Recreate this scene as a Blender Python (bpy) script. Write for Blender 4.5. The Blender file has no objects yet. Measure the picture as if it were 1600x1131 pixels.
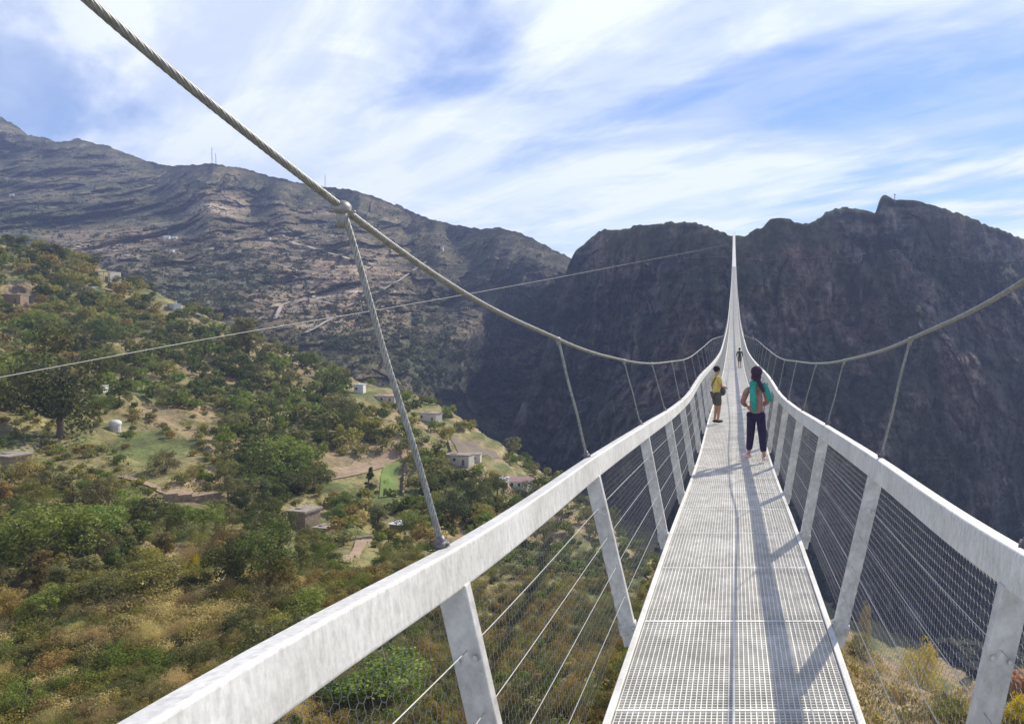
import bpy, bmesh, math, random
import numpy as np
from mathutils import Vector, Matrix
random.seed(7); RNG = np.random.default_rng(11)
S = bpy.context.scene
COL = S.collection
F = 1150.0; CX = 1147.0; CY = 500.0          # focal length and principal point, photograph pixels (1600 wide)
def P(x, y, d): return np.array([(x-CX)*d/F, d, (CY-y)*d/F])

# ---------------------------------------------------------------- numpy helpers
def _hash(ix, iy, iz, seed):
    h = (ix*374761393 + iy*668265263 + iz*1274126177 + seed*974634777) & 0xffffffff
    h = ((h ^ (h >> 13))*1274126177) & 0xffffffff
    return ((h ^ (h >> 16)) & 0xffff)/65535.0
def vnoise(p, seed=0):
    p = np.asarray(p, float); i = np.floor(p).astype(np.int64); f = p-i; f = f*f*(3-2*f)
    r = 0
    for dx in (0, 1):
        wx = f[..., 0] if dx else 1-f[..., 0]
        for dy in (0, 1):
            wy = f[..., 1] if dy else 1-f[..., 1]
            for dz in (0, 1):
                wz = f[..., 2] if dz else 1-f[..., 2]
                r = r + wx*wy*wz*_hash(i[..., 0]+dx, i[..., 1]+dy, i[..., 2]+dz, seed)
    return r
def fbm(p, octv=5, seed=0, gain=.5):
    p = np.asarray(p, float); a = 1.; s = 0; t = 0
    for k in range(octv):
        s = s+a*vnoise(p*(2.03**k)+17.3*k, seed+k); t += a; a *= gain
    return s/t
def ridged(p, octv=5, seed=0, gain=.55):
    p = np.asarray(p, float); a = 1.; s = 0; t = 0
    for k in range(octv):
        s = s+a*(1-np.abs(2*vnoise(p*(2.03**k)+9.1*k, seed+k)-1)); t += a; a *= gain
    return s/t
def worley(p, seed=0):
    p = np.asarray(p, float); i = np.floor(p).astype(np.int64); f = p-i; a = np.full(p.shape[:-1], 9.); b = a.copy(); hv = np.zeros(p.shape[:-1])
    for dx in (-1, 0, 1):
        for dy in (-1, 0, 1):
            for dz in (-1, 0, 1):
                q = (i[..., 0]+dx, i[..., 1]+dy, i[..., 2]+dz); hx_ = _hash(*q, seed); d = (dx+hx_-f[..., 0])**2+(dy+_hash(*q, seed+1)-f[..., 1])**2+(dz+_hash(*q, seed+2)-f[..., 2])**2
                c = d < a; b = np.where(c, a, np.minimum(b, d)); hv = np.where(c, _hash(*q, seed+3), hv); a = np.where(c, d, a)
    return np.sqrt(a), np.sqrt(b), hv
def pchip(xs, ys):
    xs = np.array(xs, float); ys = np.array(ys, float)
    h = np.diff(xs); dl = np.diff(ys)/h; m = np.zeros(len(xs)); m[0] = dl[0]; m[-1] = dl[-1]
    for i in range(1, len(xs)-1):
        m[i] = (dl[i-1]*h[i]+dl[i]*h[i-1])/(h[i]+h[i-1])
    def f(x):
        x = np.asarray(x, float); i = np.clip(np.searchsorted(xs, x)-1, 0, len(xs)-2)
        t = np.clip((x-xs[i])/h[i], -1, 2)
        out = ((1+2*t)*(1-t)**2*ys[i]+t*(1-t)**2*h[i]*m[i]+t*t*(3-2*t)*ys[i+1]+t*t*(t-1)*h[i]*m[i+1])
        out = np.where(x < xs[0], ys[0]+(x-xs[0])*m[0], out)
        return np.where(x > xs[-1], ys[-1]+(x-xs[-1])*m[-1], out)
    return f
class RBF:
    def __init__(s, pts, vals, scale, smooth=.0):
        s.p = np.array(pts, float)/scale; s.sc = scale; n = len(s.p)
        K = s.k(np.linalg.norm(s.p[:, None]-s.p[None], axis=2))+smooth*np.eye(n)
        A = np.zeros((n+3, n+3)); A[:n, :n] = K; A[:n, n] = 1; A[:n, n+1:] = s.p; A[n:, :n] = A[:n, n:].T
        s.w = np.linalg.solve(A, np.concatenate([np.array(vals, float), [0, 0, 0]]))
    def k(s, r): return np.sqrt(r*r+.01)*-1
    def __call__(s, a, b):
        a = np.asarray(a, float)/s.sc; b = np.asarray(b, float)/s.sc; out = s.w[-3]+s.w[-2]*a+s.w[-1]*b
        for (px, py), w in zip(s.p, s.w): out = out+w*s.k(np.sqrt((a-px)**2+(b-py)**2))
        return out

def ell(x, y, cx, cy, rx, ry, ang=0):
    a = math.radians(ang); dx = x-cx; dy = y-cy; u = dx*math.cos(a)+dy*math.sin(a); w = -dx*math.sin(a)+dy*math.cos(a)
    return np.clip(1.3-np.sqrt((u/rx)**2+(w/ry)**2), 0, 1)
# ---------------------------------------------------------------- objects
def link(o, parent=None):
    COL.objects.link(o)
    if parent is not None: o.parent = parent
    return o
def tag(o, label=None, cat=None, group=None, kind=None):
    if label: o['label'] = label
    if cat: o['category'] = cat
    if group: o['group'] = group
    if kind: o['kind'] = kind
    return o
def empty(name, loc=(0, 0, 0), rz=0, **k):
    o = bpy.data.objects.new(name, None); o.empty_display_size = .3; COL.objects.link(o)
    o.location = [float(v) for v in loc]; o.rotation_euler.z = rz
    return tag(o, **k)
def npmesh(name, V, Fc, mat, parent=None, smooth=False, colour=None, mats=None, mi=None):
    """V (n,3), Fc (m,k) equal sized faces"""
    V = np.ascontiguousarray(V, dtype=np.float32); Fc = np.ascontiguousarray(Fc, dtype=np.int32)
    me = bpy.data.meshes.new(name); m, k = Fc.shape
    me.vertices.add(len(V)); me.vertices.foreach_set('co', V.ravel())
    me.loops.add(m*k); me.loops.foreach_set('vertex_index', Fc.ravel())
    me.polygons.add(m); me.polygons.foreach_set('loop_start', np.arange(0, m*k, k, dtype=np.int32))
    me.polygons.foreach_set('use_smooth', np.full(m, smooth))
    if mats:
        for q in mats: me.materials.append(q)
        me.polygons.foreach_set('material_index', np.asarray(mi, dtype=np.int32))
    elif mat: me.materials.append(mat)
    if colour is not None:
        at = me.color_attributes.new('tint', 'FLOAT_COLOR', 'POINT')
        c = np.ones((len(V), 4), dtype=np.float32); c[:, :3] = colour; at.data.foreach_set('color', c.ravel())
    me.update(calc_edges=True)
    return link(bpy.data.objects.new(name, me), parent)
class MB:
    """collects simple solids into one mesh"""
    def __init__(s): s.v = []; s.f = []
    def add(s, vs, fs):
        b = len(s.v); s.v += [tuple(float(c) for c in v) for v in vs]; s.f += [tuple(b+i for i in f) for f in fs]; return s
    def box(s, c, d, M=None):
        vs = [Vector((c[0]+sx*d[0]/2, c[1]+sy*d[1]/2, c[2]+sz*d[2]/2)) for sz in (-1, 1) for sy in (-1, 1) for sx in (-1, 1)]
        if M is not None: vs = [M @ v for v in vs]
        return s.add(vs, [(0, 2, 3, 1), (4, 5, 7, 6), (0, 1, 5, 4), (2, 6, 7, 3), (0, 4, 6, 2), (1, 3, 7, 5)])
    def tube(s, pts, r, n=8, cap=True):
        pts = [Vector([float(c) for c in p]) for p in pts]; rs = r if hasattr(r, '__len__') else [r]*len(pts); base = len(s.v); vs = []
        up = Vector((0, 0, 1))
        t0 = (pts[1]-pts[0]).normalized()
        if abs(t0.dot(up)) > .95: up = Vector((1, 0, 0))
        for i, p in enumerate(pts):
            t = (pts[min(i+1, len(pts)-1)]-pts[max(i-1, 0)]).normalized()
            a = t.cross(up).normalized(); b = a.cross(t)
            for k in range(n):
                an = 2*math.pi*k/n; vs.append(p+(a*math.cos(an)+b*math.sin(an))*rs[i])
        fs = [(i*n+k, i*n+(k+1) % n, (i+1)*n+(k+1) % n, (i+1)*n+k) for i in range(len(pts)-1) for k in range(n)]
        if cap: fs += [tuple(range(n))[::-1], tuple(range((len(pts)-1)*n, len(pts)*n))]
        return s.add(vs, fs)
    def ball(s, c, r, n=10, m=7, M=None):
        r = r if hasattr(r, '__len__') else (r, r, r); vs = []
        for j in range(m+1):
            ph = math.pi*j/m
            for k in range(n):
                th = 2*math.pi*k/n
                v = Vector((r[0]*math.sin(ph)*math.cos(th), r[1]*math.sin(ph)*math.sin(th), r[2]*math.cos(ph)))
                if M is not None: v = M @ v
                vs.append(Vector(c)+v)
        return s.add(vs, [(j*n+k, (j+1)*n+k, (j+1)*n+(k+1) % n, j*n+(k+1) % n) for j in range(m) for k in range(n)])
    def build(s, name, mat, parent=None, smooth=False, bevel=0):
        me = bpy.data.meshes.new(name); me.from_pydata(s.v, [], s.f); me.validate()
        if mat: me.materials.append(mat)
        if smooth: me.polygons.foreach_set('use_smooth', [True]*len(me.polygons))
        me.update(); o = link(bpy.data.objects.new(name, me), parent)
        if bevel:
            b = o.modifiers.new('bevel', 'BEVEL'); b.width = bevel; b.segments = 2; b.limit_method = 'ANGLE'
        return o
def copy_tree(o, parent=None):
    c = o.copy(); COL.objects.link(c); c.parent = parent
    for ch in list(o.children): copy_tree(ch, c)
    return c

# ---------------------------------------------------------------- materials
def newmat(name):
    m = bpy.data.materials.new(name); m.use_nodes = True; nt = m.node_tree; nt.nodes.clear()
    out = nt.nodes.new('ShaderNodeOutputMaterial'); b = nt.nodes.new('ShaderNodeBsdfPrincipled')
    nt.links.new(b.outputs[0], out.inputs[0]); return m, nt, b, out
def N(nt, t, **k):
    n = nt.nodes.new(t)
    for a, v in k.items(): setattr(n, a, v)
    return n
def noise_col(nt, coord, scale, c1, c2, lo=.35, hi=.65, detail=5, rough=.6, vec=None):
    n = N(nt, 'ShaderNodeTexNoise'); n.inputs['Scale'].default_value = scale; n.inputs['Detail'].default_value = detail; n.inputs['Roughness'].default_value = rough
    if vec is not None:
        mp = N(nt, 'ShaderNodeMapping'); mp.inputs['Scale'].default_value = vec; nt.links.new(coord, mp.inputs['Vector']); coord = mp.outputs[0]
    nt.links.new(coord, n.inputs['Vector'])
    r = N(nt, 'ShaderNodeValToRGB'); r.color_ramp.elements[0].position = lo; r.color_ramp.elements[1].position = hi
    r.color_ramp.elements[0].color = (*c1, 1); r.color_ramp.elements[1].color = (*c2, 1)
    nt.links.new(n.outputs['Fac'], r.inputs['Fac']); return r, n
def simple(name, c1, c2=None, scale=4, rough=.7, metal=0, bump=0, vec=None, lo=.35, hi=.65, bscale=None):
    m, nt, b, out = newmat(name); tc = N(nt, 'ShaderNodeTexCoord')
    c2 = c2 or tuple(v*.8 for v in c1)
    r, n = noise_col(nt, tc.outputs['Object'], scale, c1, c2, lo, hi, vec=vec)
    nt.links.new(r.outputs[0], b.inputs['Base Color']); b.inputs['Roughness'].default_value = rough; b.inputs['Metallic'].default_value = metal
    if bump:
        bp = N(nt, 'ShaderNodeBump'); bp.inputs['Strength'].default_value = bump; bp.inputs['Distance'].default_value = .02
        if bscale:
            n = N(nt, 'ShaderNodeTexNoise'); n.inputs['Scale'].default_value = bscale; nt.links.new(tc.outputs['Object'], n.inputs['Vector'])
        nt.links.new(n.outputs['Fac'], bp.inputs['Height']); nt.links.new(bp.outputs[0], b.inputs['Normal'])
    return m
def galvanised(name, c1, c2, scale=26, vec=(1, .6, 1)):
    m, nt, b, out = newmat(name); tc = N(nt, 'ShaderNodeTexCoord')
    v = N(nt, 'ShaderNodeTexVoronoi'); v.inputs['Scale'].default_value = scale*2; nt.links.new(tc.outputs['Object'], v.inputs['Vector'])
    r, n = noise_col(nt, tc.outputs['Object'], scale, c1, c2, .34, .66, detail=6, vec=vec)
    mx = N(nt, 'ShaderNodeMixRGB', blend_type='OVERLAY'); mx.inputs['Fac'].default_value = .16
    nt.links.new(r.outputs[0], mx.inputs[1]); nt.links.new(v.outputs['Color'], mx.inputs[2])
    bw0 = N(nt, 'ShaderNodeRGBToBW'); nt.links.new(mx.outputs[0], bw0.inputs[0]); bw = N(nt, 'ShaderNodeMixRGB', blend_type='MULTIPLY'); bw.inputs[0].default_value = 1; nt.links.new(bw0.outputs[0], bw.inputs[1]); bw.inputs[2].default_value = (1, .98, .93, 1)
    r2, n2 = noise_col(nt, tc.outputs['Object'], 2.2, (.76, .75, .73), (1.06, 1.06, 1.06), .3, .7)
    m2 = N(nt, 'ShaderNodeMixRGB', blend_type='MULTIPLY'); m2.inputs['Fac'].default_value = 1
    nt.links.new(bw.outputs[0], m2.inputs[1]); nt.links.new(r2.outputs[0], m2.inputs[2])
    nt.links.new(m2.outputs[0], b.inputs['Base Color'])
    b.inputs['Metallic'].default_value = .15; b.inputs['Roughness'].default_value = .55
    bp = N(nt, 'ShaderNodeBump'); bp.inputs['Strength'].default_value = .15; bp.inputs['Distance'].default_value = .01
    nt.links.new(n.outputs['Fac'], bp.inputs['Height']); nt.links.new(bp.outputs[0], b.inputs['Normal'])
    return m
def foliage(name, c1, c2, var=.35):
    """leaf colour, varied over the crown and from plant to plant; a little light passes through"""
    m, nt, b, out = newmat(name); tc = N(nt, 'ShaderNodeTexCoord'); oi = N(nt, 'ShaderNodeObjectInfo')
    r, n = noise_col(nt, tc.outputs['Object'], 9, c1, c2, .3, .7, detail=4)
    hs = N(nt, 'ShaderNodeHueSaturation')
    mh = N(nt, 'ShaderNodeMapRange'); mh.inputs[3].default_value = .475; mh.inputs[4].default_value = .52; nt.links.new(oi.outputs['Random'], mh.inputs[0])
    mv = N(nt, 'ShaderNodeMapRange'); mv.inputs[3].default_value = 1-var; mv.inputs[4].default_value = 1+var
    mm = N(nt, 'ShaderNodeMath', operation='MULTIPLY'); mm.inputs[1].default_value = 7.31; fr = N(nt, 'ShaderNodeMath', operation='FRACT')
    nt.links.new(oi.outputs['Random'], mm.inputs[0]); nt.links.new(mm.outputs[0], fr.inputs[0]); nt.links.new(fr.outputs[0], mv.inputs[0])
    nt.links.new(r.outputs[0], hs.inputs['Color']); nt.links.new(mh.outputs[0], hs.inputs['Hue']); nt.links.new(mv.outputs[0], hs.inputs['Value'])
    nt.links.new(hs.outputs[0], b.inputs['Base Color']); b.inputs['Roughness'].default_value = .65; b.inputs['Specular IOR Level'].default_value = .25
    tr = N(nt, 'ShaderNodeBsdfTranslucent'); nt.links.new(hs.outputs[0], tr.inputs[0])
    mx = N(nt, 'ShaderNodeMixShader'); mx.inputs[0].default_value = .36
    nt.links.new(b.outputs[0], mx.inputs[1]); nt.links.new(tr.outputs[0], mx.inputs[2]); nt.links.new(mx.outputs[0], out.inputs[0])
    return m
def tinted(name, scales, amt=.5, rough=.9, bump=0, bs=1, bd=1., translucent=0, vec=None):
    """base colour from the 'tint' attribute times procedural noise at several sizes"""
    m, nt, b, out = newmat(name); tc = N(nt, 'ShaderNodeTexCoord'); at = N(nt, 'ShaderNodeAttribute'); at.attribute_name = 'tint'
    col = at.outputs['Color']
    for s in scales:
        r, n = noise_col(nt, tc.outputs['Object'], s, (1-amt,)*3, (1+amt,)*3, .3, .7, detail=8, rough=.65, vec=vec)
        mx = N(nt, 'ShaderNodeMixRGB', blend_type='MULTIPLY'); mx.inputs['Fac'].default_value = 1
        nt.links.new(col, mx.inputs[1]); nt.links.new(r.outputs[0], mx.inputs[2]); col = mx.outputs[0]
    nt.links.new(col, b.inputs['Base Color']); b.inputs['Roughness'].default_value = rough; b.inputs['Specular IOR Level'].default_value = .2
    if bump:
        nn = N(nt, 'ShaderNodeTexNoise'); nn.inputs['Scale'].default_value = bs; nn.inputs['Detail'].default_value = 8; nn.inputs['Roughness'].default_value = .7
        mp = N(nt, 'ShaderNodeMapping'); mp.inputs['Scale'].default_value = vec or (1, 1, 1); nt.links.new(tc.outputs['Object'], mp.inputs['Vector']); nt.links.new(mp.outputs[0], nn.inputs['Vector'])
        bp = N(nt, 'ShaderNodeBump'); bp.inputs['Strength'].default_value = bump; bp.inputs['Distance'].default_value = bd
        nt.links.new(nn.outputs['Fac'], bp.inputs['Height']); nt.links.new(bp.outputs[0], b.inputs['Normal'])
    if translucent:
        tr = N(nt, 'ShaderNodeBsdfTranslucent'); nt.links.new(col, tr.inputs[0]); mx = N(nt, 'ShaderNodeMixShader'); mx.inputs[0].default_value = translucent
        nt.links.new(b.outputs[0], mx.inputs[1]); nt.links.new(tr.outputs[0], mx.inputs[2]); nt.links.new(mx.outputs[0], out.inputs[0])
    return m
M = dict(
    rail=galvanised('galvanised_rail', (.60, .60, .60), (.80, .80, .80), 42, (1, 1, .35)),
    post=galvanised('galvanised_post', (.5, .5, .5), (.7, .7, .7), 18),
    grate=galvanised('galvanised_grating', (.70, .70, .70), (.87, .87, .87), 12),
    beam=galvanised('galvanised_beam', (.7, .7, .7), (.82, .82, .82), 15),
    wire=simple('stainless_wire', (.38, .38, .38), (.3, .3, .3), 30, .45, .3),
    net=simple('steel_net', (.26, .26, .26), (.2, .2, .2), 30, .5, .2),
    cable=simple('steel_rope', (.33, .33, .30), (.2, .2, .18), 40, .5, .25),
    clamp=simple('cast_clamp', (.34, .33, .3), (.24, .23, .21), 30, .5, .3),
    ferrule=simple('ferrule_steel', (.2, .18, .19), (.13, .12, .12), 30, .5, .4),
    bark=simple('bark', (.11, .08, .055), (.17, .13, .09), 3, .95, bump=.4),
    stone=simple('rubble_stone', (.36, .27, .18), (.2, .15, .105), 1.6, .95, bump=.5, bscale=4),
    plaster=simple('pale_plaster', (.6, .56, .48), (.45, .41, .35), .8, .9, bump=.2),
    white=simple('whitewash', (.75, .74, .7), (.6, .59, .55), .9, .85),
    tin=simple('white_tin', (.72, .74, .76), (.6, .61, .62), 1.2, .5, .2),
    roofgrey=simple('earth_roof', (.38, .32, .26), (.25, .21, .17), 1.1, .95),
    roofpink=simple('pink_roof', (.52, .33, .30), (.42, .26, .24), 1.1, .9),
    dark=simple('dark_opening', (.025, .022, .02), (.035, .03, .028), 2, .6),
    wood=simple('weathered_wood', (.2, .15, .1), (.13, .1, .07), 3, .9),
    mast=simple('mast_steel', (.22, .22, .24), (.16, .16, .18), 1, .6, .3),
)
KINDS = {  # leaf colour pairs
    'dark': ((.072, .092, .02), (.15, .175, .04)),
    'green': ((.125, .17, .03), (.26, .31, .06)),
    'olive': ((.17, .17, .05), (.28, .265, .09)),
    'yellow': ((.22, .215, .04), (.37, .335, .08)),
    'brown': ((.25, .185, .05), (.38, .29, .085)),
    'straw': ((.46, .37, .14), (.62, .51, .22)),
    'gold': ((.56, .45, .02), (.78, .62, .04)),
}
FM = {k: foliage('leaf_'+k, *v) for k, v in KINDS.items()}
M['hill'] = tinted('hillside_earth', (.12, .9), .45, bump=.6, bs=.8, bd=.6)
M['rock'] = tinted('mountain_rock', (.012, .06, .25), .46, bump=.9, bs=.05, bd=6)
M['cliff'] = tinted('cliff_rock', (.012, .07, .22), .5, bump=1., bs=.05, bd=7, vec=(1, 1, .8))
M['scrub'] = tinted('scrub_leaves', (.5,), .35, translucent=.38)

# ---------------------------------------------------------------- the near hillside
HC = [  # photograph x, y and the distance of the ground there
 (0,388,450),(150,412,430),(270,478,400),(400,528,400),(560,600,420),(700,645,400),(780,690,370),(860,745,330),(935,800,270),(1000,865,215),(1060,960,150),
 (1335,1005,62),(1480,1085,50),(1600,1048,47),(1350,1131,44),(1600,1131,42),
 (0,1131,75),(300,1131,74),(0,930,104),(200,930,101),(300,1000,92),(60,860,118),(0,735,165),(470,830,165),(620,835,185),(600,735,235),(740,705,280),
 (300,730,190),(200,650,225),(100,560,290),(30,470,340),(850,1010,118),(950,950,135),(700,1131,85),(800,830,205),(900,1131,78),(400,640,270),(520,650,270),(560,900,120),(400,900,118),(720,770,235),(250,840,135),(350,570,330)]
hp = [P(*c) for c in HC]
hx = [(p[0], p[1]) for p in hp]; hz = [p[2] for p in hp]
for X, Y, Z in [(-500,600,0),(-520,470,45),(-260,520,-70),(-150,490,-115),(-60,430,-140),(0,310,-135),(25,200,-115),(35,120,-88),(45,85,-62),(70,65,-52),(110,60,-60),(200,200,-190),(30,80,-72),(60,100,-92),(26,62,-50),
                (200,400,-230),(0,520,-170),(0,30,-21),(40,25,-30),(-40,25,-26),(-100,40,-30),(-160,100,-26),(0,110,-56),(-300,150,20),(-450,250,60),(-600,300,90),(-700,600,60),(200,60,-90),(400,100,-150),(400,500,-260),(120,20,-62),(0,5,-12),(-100,5,-18),(-400,5,40)]:
    hx.append((X, Y)); hz.append(Z)
HR = RBF(hx, hz, 100.)
def H(X, Y):
    X = np.asarray(X, float); Y = np.asarray(Y, float); z = HR(X, Y)
    q = np.stack([X, Y, 0*X], -1); z = z+(fbm(q/38., 4, 3)-.5)*np.clip(Y/30., 1, 9)*.9
    st = 4.2; ph = (z+3*fbm(q/60., 3, 8))/st; fr = ph-np.floor(ph); s = np.clip((fr-.62)/.38, 0, 1); s = s*s*(3-2*s)
    k = np.clip((Y-70)/80, 0, .55)*np.clip((460-Y)/60, 0, 1)
    z = z+k*st*(s-fr)
    return z+(fbm(q/5., 3, 21)-.5)*1.2
DS = np.geomspace(22, 620, 900)
def hill_hit(x, y):
    """where the line of sight through a photograph point first meets the hillside"""
    u = (x-CX)/F; w = (CY-y)/F; zs = H(u*DS, DS); k = np.nonzero(w*DS < zs)[0]
    if len(k) == 0 or k[0] == 0: return None
    d = DS[k[0]]; return np.array([u*d, d, float(zs[k[0]])])
def px(p): return CX+F*p[0]/p[1], CY-F*p[2]/p[1]
us = np.linspace(-1.55, .85, 620); ds = np.concatenate([np.linspace(3, 21, 20), np.geomspace(22, 640, 400)])
U, D = np.meshgrid(us, ds); X, Y = U*np.maximum(D, 40)**.0*D, D
X = U*np.maximum(D, 45.); Z = H(X, Y)
q = np.stack([X, Y, 0*X], -1)
gx = np.gradient(Z, axis=1)/np.maximum(np.gradient(X, axis=1), .01); gy = np.gradient(Z, axis=0)/np.maximum(np.gradient(Y, axis=0), .01)
slope = np.sqrt(gx**2+gy**2)
dry = fbm(q/26., 5, 31); gr = fbm(q/14., 4, 41)
c_grass = np.array([.23, .20, .085]); c_green = np.array([.12, .14, .045]); c_earth = np.array([.29, .215, .12]); c_pale = np.array([.40, .32, .20])
def sm(a, lo, hi): t = np.clip((a-lo)/(hi-lo), 0, 1); return (t*t*(3-2*t))[..., None]
C = c_grass*(1-sm(gr, .5, .62))+c_green*sm(gr, .5, .62)
C = C*(1-sm(dry, .52, .66))+c_earth*sm(dry, .52, .66)
C = C*(1-sm(slope, .75, 1.3)*.7)+c_pale*sm(slope, .75, 1.3)*.7
hpx = CX+F*X/Y; hpy = CY-F*Z/Y; sb = np.clip(ell(hpx, hpy, 150, 1000, 330, 120)*1.6, 0, 1)[..., None]*(Y < 140)[..., None]*sm(gr, .38, .5); C = C*(1-sb)+np.array([.42, .34, .16])*sb
rb = (hpx > 1300)[..., None]*(Y < 90)[..., None]*.7; C = C*(1-rb)+np.array([.36, .26, .15])*rb
def grid_faces(nr, nc):
    a = (np.arange(nr-1)[:, None]*nc+np.arange(nc-1)[None]).ravel(); return np.stack([a, a+1, a+nc+1, a+nc], 1)
o = npmesh('hillside', np.stack([X, Y, Z], -1).reshape(-1, 3), grid_faces(*X.shape), M['hill'], smooth=True, colour=C.reshape(-1, 3)); tag(o, kind='structure')
# wide ground under everything, out to the horizon
M['ground'] = simple('valley_ground', (.12, .11, .07), (.07, .075, .045), .01, .95)
gxs = np.linspace(-1500, 1500, 61); GX, GY = np.meshgrid(gxs*1.25, gxs+1050); GZ = -235+20*fbm(np.stack([GX/400, GY/400, 0*GX], -1), 3, 5)
o = npmesh('ground', np.stack([GX, GY, GZ], -1).reshape(-1, 3), grid_faces(61, 61), M['ground'], smooth=True); tag(o, kind='structure')

# ---------------------------------------------------------------- mountains
def sheet(name, sky, Dfun, base, relief, colourf, mat, x0, x1, step, rows, jag=1.2, back=.55, far=500):
    xs = np.arange(x0, x1+.1, step); sx, sy = zip(*sky); ysk = pchip(sx, sy)(xs)
    ys0_ = ysk.copy(); ysk = ysk+(fbm(np.stack([xs/26., 0*xs, 0*xs], -1), 4, 77)-.5)*jag*1.5+(vnoise(np.stack([xs/5., 0*xs, 0*xs], -1), 78)-.5)*jag*.7-(np.clip((vnoise(np.stack([xs/12., 0*xs, 0*xs], -1), 79)-.5)*4+.5, 0, 1)-.5)*jag-(np.clip((vnoise(np.stack([xs/6., 0*xs, 0*xs], -1), 80)-.5)*4+.5, 0, 1)-.5)*jag*.6-(vnoise(np.stack([xs/3.1, 0*xs, 0*xs], -1), 81)-.5)*jag*.9
    tp = np.clip(np.clip(1.4-abs(xs-1395)/60, 0, 1)+np.clip(1.4-abs(xs-1218)/35, 0, 1), 0, .8); ysk = ysk*(1-tp)+ys0_*tp
    yb = np.interp(xs, *zip(*base)); v = np.linspace(0, 1, rows)[:, None]
    Yp = yb[None]*(1-v)+ysk[None]*v; Xp = np.broadcast_to(xs[None], Yp.shape)
    Dp = Dfun(Xp, Yp, ysk[None]); p0 = np.stack([(Xp-CX)*Dp/F, Dp, (CY-Yp)*Dp/F], -1)
    Dp = Dp*(1+relief(p0, 1-v, Xp, Yp)); Pt = np.stack([(Xp-CX)*Dp/F, Dp, (CY-Yp)*Dp/F], -1)
    ga = np.gradient(Pt, axis=0); gb = np.gradient(Pt, axis=1); nn = np.cross(gb, ga); nn /= np.linalg.norm(nn, axis=2)[..., None]+1e-9; steep = 1-np.abs(nn[..., 2])
    Cc = colourf(Pt, Xp, Yp, ysk[None], steep)
    top = Pt[-1]; nb = 12; bk = []
    for i in range(1, nb+1):
        t = (i/nb)**1.5; b = top.copy(); b[:, 1] += far*t; b[:, 0] *= 1+t*far/b[:, 1]; b[:, 2] -= back*far*t*(.35+.65*t); b[:, 2] += 12*t*(fbm(b/60., 3, 5)-.5); bk.append(b)
    Pt = np.concatenate([Pt, np.array(bk)], 0); Cc = np.concatenate([Cc, np.repeat(Cc[-1:], nb, 0)], 0)
    o = npmesh(name, Pt.reshape(-1, 3), grid_faces(Pt.shape[0], Pt.shape[1]), mat, smooth=False, colour=Cc.reshape(-1, 3)); tag(o, kind='structure')
    return o
# left range
SKL = [(-420,60),(-250,110),(-100,160),(0,183),(30,200),(50,212),(70,216),(90,222),(108,220),(125,217),(145,223),(165,228),(200,240),(240,255),(290,258),(340,256),(370,262),(400,268),(450,282),(500,290),(560,300),(620,320),(680,345),(740,355),(790,358),(830,372),(885,400),(960,440)]
LC = [(-420,60,1750),(-420,300,1300),(-420,420,900),(-100,160,1560),(0,183,1500),(125,217,1450),(240,255,1380),(340,256,1210),(450,282,1200),(560,300,1200),(680,345,1130),(790,358,1010),(885,400,950),(960,440,930),
 (0,300,1180),(100,330,1080),(200,310,1180),(280,296,1195),(340,292,1200),(400,303,1190),(460,318,1188),(520,332,1188),(580,345,1185),(640,362,1160),(700,378,1105),(0,390,820),(150,400,840),(285,318,1150),(330,312,1110),(330,345,1000),(400,335,1130),(440,345,1060),(560,360,1120),
 (230,385,900),(400,378,960),(550,382,985),(690,388,985),(300,430,800),(450,450,810),(560,450,830),(620,430,890),(480,520,670),(300,490,640),(400,545,600),(560,580,590),(200,440,700),
 (760,395,960),(850,430,915),(700,470,880),(640,440,900),(800,500,880),(660,500,780),(600,500,730),(690,545,700),(725,512,745),(780,525,870),(740,620,820),(800,640,840),(850,600,880),(880,720,840),(960,600,900),(960,800,850),(560,660,560),(680,660,620),(750,720,700),(0,480,640),(-420,520,700)]
LR = RBF([(a, b) for a, b, c in LC], [math.log(c) for a, b, c in LC], 100.)
def DL(x, y, ysk=None): return np.exp(LR(x, y))
def relL(p, v, xp, yp):
    w = np.clip((yp-np.interp(xp, *zip(*SKL)))/30., .12, 1)
    return w*(.11*(.5-ridged(p/np.array([150., 330., 150.]), 4, 50))+.016*(.5-ridged(p/np.array([45., 90., 40.]), 4, 52))+.014*(worley(p/np.array([26., 40., 26.]), 350)[2]-.5)+.02*(.5-ridged(p/np.array([30., 200., 90.]), 3, 58))+.045*(.5-ridged(p/np.array([55., 420., 260.]), 3, 56))+.008*(fbm(p/9., 3, 60)-.5))
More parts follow.
